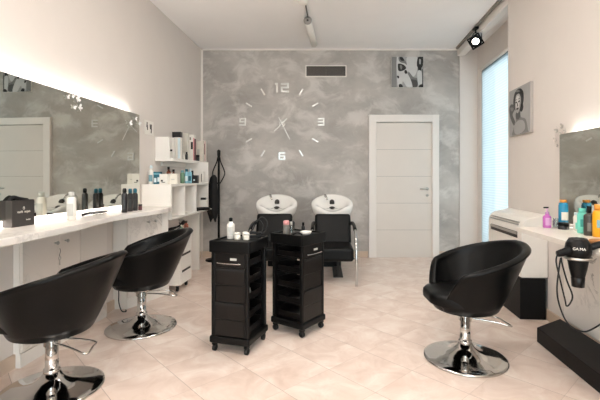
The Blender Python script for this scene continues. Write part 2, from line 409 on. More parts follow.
mb.lathe([(0.036,0.0),(0.036,0.012),(0.016,0.014),(0.016,0.03),(0.001,0.032)], n=20, M=Matrix.Translation((cx,BACK-0.004,cz)) @ Matrix.Rotation(PI/2,4,'X'))
cpart(mb, 'hub', M_['steel'])
def hand(name, ang, l0, l1, w, y):
    mb = MB(); mb.box((0,0,(l0+l1)/2), (w,0.004,l1-l0), M=Matrix.Translation((cx,y,cz)) @ Matrix.Rotation(ang,4,'Y')); cpart(mb, name, M_['silver'])
hand('minute_hand', math.radians(153), -0.11, 0.27, 0.013, BACK-0.036)
hand('hour_hand', math.radians(225), -0.11, 0.17, 0.014, BACK-0.042)

vt = thing('air_vent', 'rectangular air vent grille with pale frame high on grey wall', 'vent', (0.153, BACK-0.001, 2.855))
mb = MB()
mb.box((0,-0.008,0.083),(0.63,0.016,0.014)).box((0,-0.008,-0.083),(0.63,0.016,0.014)).box((-0.308,-0.008,0),(0.014,0.016,0.152)).box((0.308,-0.008,0),(0.014,0.016,0.152))
mb.build('vent_frame', M_['plastic'], vt)
MB().box((0,-0.003,0),(0.60,0.004,0.152)).build('backing', M_['slot'], vt)
mb = MB()
for k in range(9): mb.box((0,-0.010,-0.064+k*0.016),(0.60,0.002,0.008), M=None)
mb.box((0,-0.011,0),(0.006,0.003,0.152))
mb.build('louvre', mat('taupe_louvre', (104,97,90), 0.5, var=0.05), vt)

def blob(pts, k=6): return [(p.x, p.y) for p in spline([(a,b,0) for a,b in pts], k, True)]
def print_mesh(shapes, w, h):
    mb = MB()
    for i, (mi, pts, smooth) in enumerate(shapes):
        P = blob(pts) if smooth else pts
        P = [((min(1,max(0,x))-0.5)*w, (min(1,max(0,y))-0.5)*h) for x, y in P]
        mb.prism(P, 0.0, 0.0006+0.00025*i, M=Matrix.Rotation(PI/2,4,'X'), mat=mi)
    return mb
PG = [mat('print_'+n, (v,v-1,v-3), 0.5, var=0.03, scale=30) for n, v in (('light',200),('pale',160),('mid',118),('dim',78),('dark',30),('background',128))]
# print on the back wall: a hand and forearm with dark nails
pa = thing('wall_print', 'square black and white print of hands with dark nails above door', 'picture', (1.40, BACK-0.001, 2.836))
MB().box((0,-0.012,0),(0.49,0.022,0.47)).build('canvas', M_['plastic'], pa)
sh = [(5,[(0,0),(1,0),(1,1),(0,1)],False),(1,[(0.16,0),(0.16,1),(0.98,1),(0.98,0)],False),
 (0,[(0.17,0.98),(0.16,0.5),(0.2,0.05),(0.3,0.0),(0.36,0.22),(0.44,0.3),(0.52,0.6),(0.4,0.9),(0.28,1.0)],True),
 (2,[(0.22,0.98),(0.3,0.99),(0.44,0.86),(0.5,0.72),(0.42,0.78),(0.26,0.84)],True),
 (4,[(0.20,0.74),(0.24,0.78),(0.38,0.74),(0.46,0.63),(0.34,0.54),(0.22,0.55)],True),
 (2,[(0.26,0.70),(0.30,0.74),(0.34,0.66),(0.30,0.58)],True),
 (4,[(0.26,0.98),(0.34,0.99),(0.40,0.88),(0.30,0.88)],True),
 (0,[(0.5,1.0),(0.8,1.0),(0.8,0.55),(0.68,0.35),(0.54,0.5),(0.48,0.75)],True),
 (2,[(0.55,0.5),(0.68,0.34),(0.8,0.3),(0.8,0.2),(0.62,0.24),(0.5,0.4)],True),
 (3,[(0.55,0.25),(0.8,0.22),(0.8,0.02),(0.62,0.02)],True),
 (0,[(0.18,0.35),(0.3,0.3),(0.44,0.5),(0.58,0.3),(0.66,0.0),(0.5,0.0),(0.36,0.2),(0.2,0.28)],True),
 (4,[(0.41,0.55),(0.46,0.57),(0.50,0.48),(0.45,0.44),(0.41,0.48)],True),
 (4,[(0.17,0.37),(0.22,0.38),(0.24,0.32),(0.2,0.29)],True),
 (4,[(0.23,0.09),(0.3,0.11),(0.36,0.03),(0.3,0.0),(0.24,0.0)],True),
 (4,[(0.83,0.98),(0.98,1.0),(0.98,0.72),(0.9,0.62),(0.8,0.7)],True),
 (1,[(0.87,0.92),(0.92,0.9),(0.91,0.76),(0.87,0.78)],True),
 (4,[(0.83,0.66),(0.93,0.66),(0.93,0.52),(0.86,0.5)],True),
 (0,[(0.81,0.5),(0.93,0.52),(0.95,0.1),(0.84,0.08)],True),
 (4,[(0.88,0.08),(0.98,0.1),(0.98,0.0),(0.86,0.0)],True),
 (4,[(0.965,0.6),(0.985,0.6),(0.985,0.05),(0.965,0.05)],False)]
pm = print_mesh(sh, 0.488, 0.468).build('print', PG, pa); pm.location = (0,-0.023,0)
# print on the right wall: a portrait of a woman with curled hair
ya, yb = 4.19, 3.705
ym = (ya+yb)/2
pb = thing('portrait_print', 'black and white canvas portrait of a woman beside the window', 'picture', (RX(ym)-0.001, ym, 1.885), AR - PI/2)
MB().box((0,-0.014,0),(0.47,0.026,0.47)).build('canvas', M_['decalgrey'], pb)
sh = [(5,[(0,0),(1,0),(1,1),(0,1)],False),
 (4,[(0.24,0.62),(0.22,0.78),(0.30,0.92),(0.46,0.97),(0.62,0.93),(0.68,0.8),(0.66,0.66),(0.7,0.54),(0.62,0.46),(0.5,0.5),(0.34,0.52)],True),
 (3,[(0.0,0.62),(0.1,0.7),(0.24,0.66),(0.28,0.56),(0.18,0.46),(0.3,0.3),(0.24,0.22),(0.06,0.42)],True),
 (2,[(0.34,0.46),(0.54,0.5),(0.58,0.36),(0.80,0.28),(0.90,0.06),(0.88,0.0),(0.2,0.0),(0.22,0.14),(0.34,0.3)],True),
 (1,[(0.3,0.24),(0.5,0.3),(0.72,0.25),(0.78,0.1),(0.6,0.02),(0.34,0.02),(0.26,0.12)],True),
 (3,[(0.36,0.48),(0.5,0.5),(0.56,0.38),(0.46,0.32),(0.36,0.36)],True),
 (1,[(0.31,0.7),(0.36,0.84),(0.5,0.86),(0.58,0.74),(0.56,0.58),(0.46,0.46),(0.36,0.5),(0.31,0.6)],True),
 (0,[(0.35,0.7),(0.4,0.82),(0.5,0.8),(0.52,0.66),(0.46,0.54),(0.38,0.56)],True),
 (4,[(0.33,0.695),(0.38,0.715),(0.42,0.69),(0.37,0.675)],True),(4,[(0.46,0.695),(0.51,0.715),(0.55,0.695),(0.5,0.675)],True),
 (3,[(0.32,0.74),(0.38,0.76),(0.42,0.74),(0.38,0.745)],True),(3,[(0.46,0.74),(0.51,0.765),(0.56,0.74),(0.51,0.748)],True),
 (3,[(0.42,0.68),(0.44,0.67),(0.46,0.61),(0.42,0.6)],True),
 (4,[(0.37,0.555),(0.43,0.575),(0.49,0.56),(0.43,0.53)],True),
 (4,[(0.6,0.92),(0.7,0.84),(0.7,0.66),(0.58,0.56),(0.6,0.72)],True),
 (2,[(0.34,0.93),(0.46,0.95),(0.56,0.9),(0.46,0.9)],True),
 (2,[(0.08,0.63),(0.18,0.62),(0.24,0.58),(0.16,0.54),(0.1,0.58)],True)]
pm = print_mesh(sh, 0.468, 0.468).build('print', PG[:4]+[PG[4],PG[1]], pb); pm.location = (0,-0.027,0)

# small card above the shelf
yc = 4.43
wc = thing('wall_card', 'small white card with black marks stuck on wall above the shelves', 'card', (LX(yc)+0.001, yc, 1.775), AL + PI/2)
MB().box((0,-0.003,0),(0.22,0.004,0.155)).build('card_sheet', M_['plastic'], wc)
for sx, sz, a in ((-0.055,0.02,0.35),(-0.04,0.005,-0.3),(0.03,0.01,-0.3),(0.055,-0.02,0.3),(0.05,0.02,0.2)):
    mb = MB(); mb.box((sx,-0.0055,sz),(0.02,0.001,0.055), M=Matrix.Rotation(a*0.5,4,'Y')); mb.build('mark', M_['slot'], wc)


# ------------------------------------------------------------------ mirrors with led backlight
def make_mirror(name, label, fx, slope, y0, y1, z0, z1, off, led, rz, tilt=0.0):
    ym = (y0+y1)/2; L = (y1-y0)*math.sqrt(1+slope*slope)
    t = thing(name, label, 'mirror', (fx, ym, (z0+z1)/2), rz)
    hz = (z1-z0)/2
    MB().box((0,0,0),(0.008,L,2*hz)).build('mirror_glass', M_['mirror'], t)
    MB().box((-off*0.5-0.004,0,0),(off*0.9,L-0.16,2*hz-0.16)).build('backing_board', M_['blackmatt'], t)
    mb = MB()
    for zz in (hz-0.035, -hz+0.035): mb.box((-off*0.45-0.004,0,zz),(0.016,L-0.24,0.014))
    mb.build('led_strip', led, t)
    return t
ym = (1.15+4.11)/2
ml = make_mirror('wall_mirror', 'long backlit mirror on left wall above the marble counter', LX(ym)+0.052, 0.05, 1.15, 4.11, 0.965, 1.868, 0.048, M_['led'], AL)
# right mirror: normal towards -X
SR = 0.035; ARM = -math.atan(SR)
ym = (1.5+3.18)/2
xm = 1.94 - SR*(3.18-ym)
mr = make_mirror('wall_mirror', 'backlit mirror on right wall behind the coloured bottles', xm, SR, 1.5, 3.18, 0.875, 1.568, 0.04, M_['led2'], ARM + PI)

# butterflies
def butterfly_mesh():
    mb = MB()
    wing = blob([(0.0,0.0),(0.010,0.016),(0.024,0.02),(0.026,0.008),(0.016,-0.001),(0.022,-0.012),(0.012,-0.02),(0.002,-0.010)], 4)
    for sgn in (1,-1):
        M = Matrix.Rotation(sgn*-0.5, 4, 'Y')
        mb.prism([(x*sgn, y) for x, y in wing], 0.001, 0.0018, M=M)
    mb.tube([(0,-0.016,0.002),(0,0.0,0.003),(0,0.014,0.002)], [0.0008,0.0016,0.0008], 6)
    return mb
def butterfly(loc, nrm_x, slope, roll, label, m, group, s=1.0, proto={}):
    key = m.name
    if key not in proto:
        o = butterfly_mesh().build('butterfly_sticker', m); proto[key] = o
    else:
        o = proto[key].copy(); C.objects.link(o)
    o.location = loc
    rz = math.atan(slope)
    base = Matrix.Rotation(-rz,4,'Z') @ Matrix.Rotation(PI/2*nrm_x,4,'Y') @ Matrix.Rotation(PI/2*nrm_x + roll,4,'Z')
    o.rotation_euler = base.to_euler(); o.scale = (s,s,s)
    tag(o, label, 'sticker', group)
gl = 'white butterfly stickers on the left mirror'
for (px, py, s, r, lab) in (
    (67.0,97.0,0.8,0.3,'leftmost small white butterfly sticker by top edge of left mirror'),
    (72.0,96.0,0.7,-0.4,'small white butterfly sticker second from left at left mirror top'),
    (76.5,99.0,1.25,0.5,'large white butterfly sticker at the right of upper cluster on left mirror'),
    (73.5,107.0,0.8,-0.2,'small white butterfly sticker lower left in the cluster on left mirror'),
    (79.0,108.0,1.15,0.9,'large white butterfly sticker lowest in the cluster on left mirror'),
    (129.5,123.5,1.2,0.6,'white butterfly sticker alone on glass near far end of left mirror'),
    (135.0,118.5,0.9,0.1,'white butterfly sticker on top corner of left mirror far end'),
    (138.5,123.0,1.1,-0.5,'white butterfly sticker on the far vertical edge of left mirror')):
    y = (2.0755-0.056)/((316-px)/F+0.05)
    butterfly((LX(y)+0.058, y, CAM_Z+(177-py)/F*y), 1, 0.05, r, lab, M_['decal'], gl, s)
gr = 'grey butterfly stickers by the right mirror'
for (px, py, s, r, lab) in (
    (557.8,130.0,1.1,0.5,'grey butterfly sticker on right wall, left of the top pair'),
    (563.5,126.5,1.1,-0.3,'topmost grey butterfly sticker on wall above right mirror corner'),
    (566.0,130.6,0.9,0.6,'pale butterfly sticker furthest right above the right mirror'),
    (562.0,133.8,0.8,0.1,'small grey butterfly sticker just above right mirror corner'),
    (556.6,139.0,1.1,0.4,'grey butterfly sticker on wall left of the right mirror edge'),
    (558.4,146.0,0.7,-0.6,'lowest small grey butterfly sticker left of right mirror')):
    y = 1.774/((px-316)/F-0.065)
    butterfly((RX(y)-0.004, y, CAM_Z+(177-py)/F*y), -1, 0.065, r, lab, M_['decalgrey'], gr, s)

# ------------------------------------------------------------------ ceiling lamps
# spotlight on track by the window
tr = MB(); tr.prism([(RX(2.0)-0.045,2.0),(RX(2.0)-0.015,2.0),(RX(6.08)-0.015,6.08),(RX(6.08)-0.045,6.08)], 3.172, 3.2)
tag(tr.build('light_track', mat('grey_track', (132,124,116), 0.45, var=0.05)), 'thin grey lighting track along ceiling edge above window', 'light track')
sx, sy, sz = 2.075, 5.2, 3.0
sp = thing('track_spotlight', 'square black spotlight glowing under ceiling track by window', 'spotlight', (sx, sy, 3.172))
mb = MB(); mb.box((0,0,-0.012),(0.05,0.09,0.024)); mb.cyl((0,0,-0.02),(0,0,-0.07),0.011)
mb.build('track_adapter', M_['blackmatt'], sp)
A = Vector((-0.35,-0.82,-0.5)).normalized()
q = A.to_track_quat('Z','Y').to_matrix().to_4x4()
q = q @ Matrix.Rotation(math.radians(28),4,'Z')
Mq = Matrix.Translation((0,0,-0.178)) @ q @ Matrix.Scale(0.82, 4)
mb = MB()
for a, b in (((0.088,0),(0.02,0.19)),((-0.088,0),(0.02,0.19)),((0,0.088),(0.19,0.02)),((0,-0.088),(0.19,0.02))):
    mb.box((a[0],a[1],0),(b[0],b[1],0.03), M=Mq)
mb.lathe([(0.05,0.012),(0.095,0.012),(0.095,-0.01),(0.05,-0.01),(0.05,0.012)], M=Mq)
mb.lathe([(0.07,-0.01),(0.06,-0.08),(0.03,-0.1)], M=Mq)
mb.build('lamp_housing', M_['blackmatt'], sp, 0.002)
mb = MB(); mb.tube([tuple(Mq @ Vector((-0.1,0,0))), tuple(Mq @ Vector((-0.1,0,-0.02))+Vector((0,0,0.06))), (-0.02,0,-0.07), (0.02,0,-0.07), tuple(Mq @ Vector((0.1,0,-0.02))+Vector((0,0,0.06))), tuple(Mq @ Vector((0.1,0,0)))], 0.006)
mb.build('yoke', M_['blackmatt'], sp)
MB().lathe([(0.0,0.006),(0.03,0.007),(0.052,0.003)], M=Mq).build('bulb', M_['lampglow'], sp)
# tubular ceiling light
tl = thing('tube_light', 'white tubular ceiling light with grey end cap', 'ceiling light', (-0.065, 5.28, 3.2))
a0, a1 = Vector((-0.035,-0.43,-0.075)), Vector((0.038,0.43,-0.075))
MB().cyl(a0, a1, 0.047, n=28).build('tube_body', M_['plastic'], tl)
dr = (a1-a0).normalized()
mb = MB(); mb.cyl(a0-dr*0.012, a0-dr*0.0005, 0.05, n=28); mb.build('end_cap', M_['plasticgrey'], tl)
mb = MB(); mb.cyl(a0-dr*0.018, a0-dr*0.0125, 0.013, n=16); mb.build('screw', M_['slot'], tl)
for x, y in ((-0.016,-0.2),(0.022,0.25)): MB().box((x,y,-0.012),(0.03,0.06,0.024)).build('mount', M_['plasticgrey'], tl)
mb = MB(); mb.tube([(-0.16,3.0,3.192),(-0.135,4.2,3.192),(-0.115,4.62,3.19),(-0.103,4.80,3.18),(-0.1,4.84,3.165)], 0.008)
tag(mb.build('ceiling_cable', mat('taupe_cable', (98,90,84), 0.6, var=0.05)), 'thin dark cable running along ceiling to the tubular light', 'cable')
cl = thing('ceiling_spot', 'small round white ceiling spot at the top of the photo', 'ceiling light', (-0.145, 4.44, 3.2))
MB().lathe([(0.055,0),(0.06,-0.03),(0.045,-0.05),(0.0,-0.052)][::-1]).build('spot_body', M_['plastic'], cl)
# glowing ceiling panels added out of view to brighten the room
for i, (x, y, lab) in enumerate(((-0.2,-1.4,'added ceiling light panel out of view at the front of the salon'),(-0.95,1.15,'added ceiling light panel out of view toward the left chairs'),(0.95,1.15,'added ceiling light panel out of view toward the right chair'),(0.0,3.2,'added ceiling light panel out of view over the trolleys'))):
    p = thing('added_ceiling_panel', lab, 'ceiling light', (x, y, 3.2), 0, 'added ceiling light panels out of view')
    mb = MB()
    for a, b, c, d_ in ((0,0.31,0.64,0.02),(0,-0.31,0.64,0.02),(0.31,0,0.02,0.6),(-0.31,0,0.02,0.6)): mb.box((a,b,-0.015),(c,d_,0.03))
    mb.build('panel_frame', M_['trim'], p)
    MB().box((0,0,-0.012),(0.6,0.6,0.01)).build('diffuser', M_['addedglow'], p)

# ------------------------------------------------------------------ left counter, cabinets
ZC = 0.92; TH = 0.042
DEP = [(0.6,.40),(1.6,.40),(2.3,.40),(2.62,.385),(2.9,.335),(3.15,.312),(3.35,.322),(3.6,.365),(3.82,.395),(4.0,.385),(4.24,.335)]
def dep(y):
    if y <= DEP[0][0]: return DEP[0][1]
    for (a, u), (b, v) in zip(DEP, DEP[1:]):
        if y <= b:
            t = (y-a)/(b-a); t = t*t*(3-2*t); return u+(v-u)*t
    return DEP[-1][1]
pts = [(LX(0.6)+0.005,0.6)] + [(LX(y)+dep(y), y) for y in [0.6+3.64*i/72 for i in range(73)]] + [(LX(4.24)+0.005,4.24)]
ct = MB(); ct.prism(pts, ZC-TH, ZC)
tag(ct.build('counter', M_['counter'], None, 0.004), 'long wavy white marble counter under left mirror', 'counter')
def knob(mb, p, d):
    p = Vector(p); d = Vector(d)
    mb.cyl(p, p+d*0.02, 0.006, 0.005, 12); mb.cyl(p+d*0.018, p+d*0.026, 0.011, 0.014, 14); mb.cyl(p+d*0.026, p+d*0.032, 0.014, 0.008, 14)
CD = [(2.0,.06),(3.5,.06),(3.62,.095),(3.74,.15),(4.1,.29),(4.25,.33)]
def cdep(y):
    if y <= CD[0][0]: return CD[0][1]
    for (a, u), (b, v) in zip(CD, CD[1:]):
        if y <= b: return u+(v-u)*(y-a)/(b-a)
    return CD[-1][1]
def left_cabinet(label, y0, ysplit, y1, ins, zk, knobs):
    xo = LX((y0+y1)/2)
    t = thing('base_cabinet', label, 'cabinet', (xo+0.02, (y0+y1)/2, 0))
    inv = Matrix.Translation((-(xo+0.02), -(y0+y1)/2, 0))
    def put(mb, name, m, parent=t, bevel=0.0):
        o = mb.build(name, m, parent, bevel)
        if parent is t: o.matrix_parent_inverse = inv
        return o
    X = lambda y: LX(y)+cdep(y)-ins
    n = 14
    body = [(LX(y0)+0.002,y0)] + [(X(y0+(y1-y0)*i/n)-0.0195, y0+(y1-y0)*i/n) for i in range(n+1)] + [(LX(y1)+0.002,y1)]
    mb = MB(); mb.prism(body, 0.09, ZC-TH-0.002); put(mb, 'body', M_['white'])
    plinth = [(LX(y0)+0.016,y0)] + [(X(y0+(y1-y0)*i/n)-0.012, y0+(y1-y0)*i/n) for i in range(n+1)] + [(LX(y1)+0.016,y1)]
    mb = MB(); mb.prism(plinth, 0.0, 0.089); put(mb, 'plinth', M_['white'])
    for (a, b, ky) in ((y0+0.004, ysplit-0.002, knobs[0]), (ysplit+0.002, knobs[2], knobs[1])):
        fr_ = [(X(a+(b-a)*i/8), a+(b-a)*i/8) for i in range(9)]
        bk = [(x-0.019, y) for x, y in fr_][::-1]
        mb = MB(); mb.prism(fr_+bk, 0.10, ZC-TH-0.012); dd = put(mb, 'door', M_['front'], bevel=0.002)
        mb = MB(); knob(mb, (X(ky), ky, zk), (1,-0.1,0)); put(mb, 'knob', M_['steel'], dd)
    return t
left_cabinet('white cabinet under near counter with a key hanging at its doors', 2.57, 2.91, 3.16, 0.0, 0.757, (2.869, 2.975, 3.15))
left_cabinet('white cabinet with two small knobs under counter beside drawer unit', 3.72, 3.971, 4.225, 0.0, 0.79, (3.924, 4.005, 4.10))
mb = MB(); mb.prism([(LX(3.165)+0.002,3.165),(LX(3.165)+0.055,3.165),(LX(3.53)+0.055,3.53),(LX(3.53)+0.002,3.53)], 0.0, ZC-TH-0.002)
tag(mb.build('wall_panel', M_['front'], None, 0.003), 'marble patterned panel under left counter between its two cabinets', 'panel')
# key hanging from the near cabinet
kx, ky = LX(2.91)+cdep(2.91)+0.006, 2.91
kk = thing('key', 'small key hanging from lock of near cabinet door', 'key', (kx, ky, 0.64))
mb = MB(); mb.tube([(0.004*0,0.012*math.sin(2*PI*i/14),-0.0+0.012*math.cos(2*PI*i/14)) for i in range(14)], 0.0025, 6, True); mb.build('bow', M_['steel'], kk)
mb = MB(); mb.cyl((0,0,-0.012),(0,0,-0.05),0.0025,n=8); mb.box((0,0.005,-0.046),(0.002,0.008,0.006)); mb.box((0,0.004,-0.036),(0.002,0.006,0.005)); mb.build('shaft', M_['steel'], kk)
mb = MB(); mb.tube(spline([(0,0,0.072),(0.004,0.002,0.05),(0.002,-0.003,0.03),(0,0,0.012)],5), 0.0018, 6); mb.build('cord', M_['slot'], kk)

# ------------------------------------------------------------------ shelf unit, wall shelf, drawer unit
def left_root(name, label, cat, y, off=0.0, z=0.0, group=None):
    return thing(name, label, cat, (LX(y)+off, y, z), AL, group)       # local x = away from wall, y = along the wall
su = left_root('shelf_unit', 'white open shelf unit with three cubbies beyond the left counter', 'shelf unit', 4.257, 0.004)
L = 1.215; DD = 0.325; ZT = 1.152; ZB = 0.795; t_ = 0.022
MB().box((DD/2, L/2, ZT-t_/2),(DD,L,t_)).build('top_board', M_['white'], su, 0.002)
MB().box((DD/2, L/2, ZB-t_/2),(DD,L,t_)).build('bottom_board', M_['white'], su, 0.002)
MB().box((0.004, L/2, (ZT+ZB)/2),(0.008,L-0.002,ZT-ZB-t_)).build('back_panel', M_['white'], su)
for y, h1 in ((0.011, ZT-t_), (0.385, ZT-t_), (0.765, ZT-t_)):
    MB().box((DD/2+0.004, y, (ZB+h1)/2),(DD-0.01,t_,h1-ZB)).build('divider', M_['white'], su, 0.001)
MB().box((DD/2, L-0.011+t_, (ZB+1.43)/2-0.011),(DD,t_,1.43-ZB+0.022)).build('end_panel', M_['white'], su, 0.001)
MB().box((0.13, L-0.16, (ZB-t_)/2),(0.26,0.03,ZB-t_)).build('support_leg', M_['white'], su, 0.001)
MB().box((DD-0.012, 0.192, (ZT+ZB)/2-t_/2),(0.004,0.002,0.002)).build('shelf_pin', M_['steel'], su)

ws = left_root('wall_shelf', 'white wall shelf with upright end panel carrying product boxes', 'shelf', 4.587, 0.0, 1.448)
pl = blob([(0,0),(0.10,0.0),(0.19,0.01),(0.205,0.06),(0.205,0.6),(0.205,1.19),(0.1,1.2),(0,1.2)],5)
pl = [(0,0),(0.15,0),(0.185,0.008),(0.2,0.03),(0.205,0.06),(0.205,1.2),(0,1.2)]
MB().prism(pl, -0.035, 0.0).build('shelf_board', M_['white'], ws, 0.002)
MB().box((0.085,0.012,0.122),(0.165,0.02,0.244)).build('end_panel', M_['white'], ws, 0.002)
MB().box((0.01,0.6,-0.06),(0.02,0.9,0.05)).build('wall_rail', M_['white'], ws)

du = left_root('drawer_unit', 'white rolling drawer unit with black slots under shelf unit', 'drawer unit', 4.275, 0.085)
DW = 0.335
MB().box((DW/2-0.01,0.165,0.335),(DW-0.02,0.33,0.53)).build('body', M_['white'], du, 0.003)
MB().box((DW/2,0.165,0.61),(DW+0.01,0.34,0.02)).build('top_board', M_['white'], du, 0.003)
for k, (z0, z1) in enumerate(((0.075,0.235),(0.24,0.41),(0.415,0.595))):
    dr_ = MB().box((DW-0.01,0.165,(z0+z1)/2),(0.018,0.325,z1-z0)).build('drawer', M_['white'], du, 0.002)
    MB().box((DW+0.0005,0.165,z1-0.022),(0.004,0.24,0.022)).build('handle_slot', M_['slot'], dr_)
def caster(mbp, parent, x, y, r=0.026):
    mb = MB(); mb.cyl((x-0.011,y,r),(x+0.011,y,r),r,n=20); w = mb.build('caster', M_['rubber'], parent, 0.003)
    mb = MB(); mb.box((x,y,2*r+0.004),(0.03,0.034,0.012)); mb.cyl((x,y,2*r),(x,y,2*r+0.02),0.009,n=10); mb.cyl((x-0.0125,y,r),(x+0.0125,y,r),r*0.45,n=14); mb.build('fork', M_['black'], w)
for x in (0.04, DW-0.05):
    for y in (0.04, 0.29): caster(None, du, x, y, 0.024)

# ------------------------------------------------------------------ products
def product(name, label, cat, loc, body, cap=None, bm='white', cm='black', group=None, label_band=None, lm='white', rz=0.0, n=20):
    t = thing(name, label, cat, loc, rz, group)
    MB().lathe(body, n=n).build('body', PAL[bm], t)
    if cap: MB().lathe(cap, n=n).build('cap', PAL[cm], t)
    if label_band:
        r, z0, z1 = label_band
        mb = MB(); vs = []; fs = []
        for i in range(9):
            a = -PI/2 - 0.9 + 1.8*i/8
            vs += [(r*math.cos(a), r*math.sin(a), z0), (r*math.cos(a), r*math.sin(a), z1)]
        for i in range(8): fs.append((2*i,2*i+2,2*i+3,2*i+1))
        mb.add(vs, fs, smooth=True); mb.build('product_label', PAL[lm], t)
    return t
def cyl_bottle(r, h, neck=0.4, nh=0.02):
    return [(r*0.9,0),(r,0.004),(r,h-r*0.5),(r*0.88,h-r*0.2),(r*neck*1.3,h),(r*neck,h+0.002),(r*neck,h+nh)]
def cap_(r, z0, z1, top=1.0): return [(r,z0),(r,z1-0.004),(r*top,z1)]
def carton(name, label, loc, dims, m, rz=0.0, group=None, deco=(), cat='box'):
    t = thing(name, label, cat, loc, rz, group)
    w, d_, h = dims
    MB().box((0,0,h/2),(w,d_,h)).build('carton_body', PAL[m], t, 0.001)
    for (nm, face, u0, u1, z0, z1, mm) in deco:
        if face == '-y': mb = MB().box(((u0+u1)/2*w, -d_/2-0.0006, (z0+z1)/2*h), ((u1-u0)*w, 0.0008, (z1-z0)*h))
        else: mb = MB().box((w/2+0.0006, (u0+u1)/2*d_, (z0+z1)/2*h), (0.0008, (u1-u0)*d_, (z1-z0)*h))
        mb.build(nm, PAL[mm], t)
    return t

# paper bag on the near counter
bgx, bgy = -1.853, 2.44
bg = thing('gift_bag', 'dark brown paper gift bag with white logo on the near counter', 'gift bag', (bgx, bgy, ZC), math.atan2(0.17, 0.016))
bw, bd_, bh = 0.172, 0.066, 0.164
MB().box((bw/2, bd_/2, bh/2),(bw,bd_,bh)).build('bag_body', M_['bag'], bg, 0.0015)
mb = MB(); mb.box((bw/2,bd_/2,bh+0.0005),(bw-0.008,bd_-0.008,0.002)); mb.build('bag_top', M_['blackmatt'], bg)
Mf = Matrix.Translation((bw*0.50, -0.0006, bh*0.56)) @ Matrix.Rotation(PI/2,4,'X')
text_mesh('brand_text', 'nashi  argan', 0.021, PAL['cream'], bg, Mf)
text_mesh('maker_text', 'landoll', 0.012, PAL['cream'], bg, Matrix.Translation((bw*0.70, -0.0006, bh*0.24)) @ Matrix.Rotation(PI/2,4,'X'))
mb = MB(); mb.tube([(bw*0.5+0.006*math.sin(a)*(1 if math.cos(a)<0.5 else 0.6), -0.0008, bh*0.70+0.009*math.cos(a)) for a in [2*PI*i/14 for i in range(14)]], 0.0011, 5, True); mb.build('drop_logo', PAL['cream'], bg)
tissue = MB()
vs = []; fs = []
mb = MB(); mb.tube(spline([(0.01,0.03,bh-0.005),(0.04,0.035,bh+0.02),(0.09,0.03,bh+0.008),(0.15,0.033,bh-0.002)],5), [0.012]*16, 8); mb.build('tissue', M_['cloth'], bg)

product('spray_bottle', 'white bottle with silver cap on counter right of the bag', 'bottle', (-1.763,2.884,ZC), cyl_bottle(0.031,0.165,0.55,0.004), [(0.018,0.167),(0.019,0.2),(0.012,0.203)], 'white','silvergrey', label_band=(0.0316,0.03,0.12), lm='silvergrey')
# black hand brush lying on the counter
hb = thing('paddle_brush', 'black paddle brush lying on counter below left mirror', 'brush', (-1.80, 3.30, ZC+0.0), AL+PI/2-0.06)
mb = MB(); o_ = blob([(-0.115,0.0),(-0.09,0.036),(0.0,0.046),(0.08,0.03),(0.125,0.006),(0.125,-0.006),(0.08,-0.03),(0.0,-0.046),(-0.09,-0.036)],5); mb.prism(o_, 0.014, 0.026); mb.build('brush_head', M_['black'], hb, 0.005)
mb = MB(); mb.tube([(-0.10,0,0.02),(-0.15,0,0.018),(-0.185,0,0.013)], [0.011,0.010,0.012], 10); mb.build('handle', M_['black'], hb)
mb = MB()
for i in range(-4,5):
    for j in range(-2,3): mb.cyl((i*0.018, j*0.013, 0.014),(i*0.018, j*0.013, 0.0),0.0012,n=5)
mb.build('bristle', M_['rubber'], hb)['kind'] = 'stuff'
gB = 'three black bottles on the left counter'
for (px, py, h, lab, cm) in ((124.5,212.6,0.212,'nearest of three black spray bottles on left counter','black'),(130.2,211.3,0.205,'middle one of three black bottles with teal caps on left counter','teal'),(135.0,210.6,0.205,'farthest of three black bottles with teal caps on left counter','teal')):
    Y = 400*(CAM_Z-ZC)/(py-177)
    product('styling_bottle', lab, 'bottle', pt(px,Y,ZC), cyl_bottle(0.0245,h-0.045,0.6,0.004), [(0.0165,h-0.04),(0.0165,h-0.012),(0.012,h)], 'dark', cm, gB, (0.0248,0.03,0.11), 'graphite')
product('small_jar', 'small dark red jar beside black bottles on left counter', 'jar', pt(140.2,3.75,ZC), [(0.016,0),(0.017,0.003),(0.017,0.04)], cap_(0.0178,0.0405,0.055,0.95), 'maroon','dark')

# shelf unit top
product('spray_bottle', 'white spray bottle at near corner of the shelf unit top', 'bottle', pt(151.2,4.36,ZT), cyl_bottle(0.026,0.15,0.5,0.02), [(0.014,0.171),(0.015,0.195),(0.006,0.205)], 'white','whiteblue', None, (0.0265,0.03,0.1),'greyblue')
carton('product_box', 'teal product box beside the spray bottle on shelf unit', pt(157.8,4.37,ZT), (0.075,0.05,0.135), 'teal', AL, deco=(('panel','-y',-0.4,-0.05,0.15,0.5,'whiteblue'),('panel','-y',0.1,0.42,0.2,0.55,'whiteblue'),('stripe','-y',-0.5,0.5,0.78,0.86,'skyblue')))
carton('product_box', 'white square box with black print on shelf unit top', pt(164.6,4.36,ZT), (0.085,0.07,0.112), 'white', AL, deco=(('print','-y',-0.3,-0.05,0.25,0.42,'dark'),('print','-y',-0.2,0.25,0.14,0.22,'grey')))
carton('product_box', 'plain cream box right of the white printed box on shelf unit', pt(174.2,4.42,ZT), (0.10,0.075,0.115), 'cream', AL, deco=(('print','-y',-0.2,0.2,0.4,0.5,'silvergrey'),))
product('amber_bottle', 'tall amber bottle behind white boxes on the shelf unit', 'bottle', pt(168.6,4.80,ZT), cyl_bottle(0.026,0.15,0.45,0.018), cap_(0.014,0.169,0.20), 'amber','dark')
product('amber_bottle', 'shorter amber bottle right of tall one behind white boxes', 'bottle', pt(173.6,4.85,ZT), cyl_bottle(0.026,0.125,0.45,0.018), cap_(0.014,0.144,0.17), 'amber','dark')
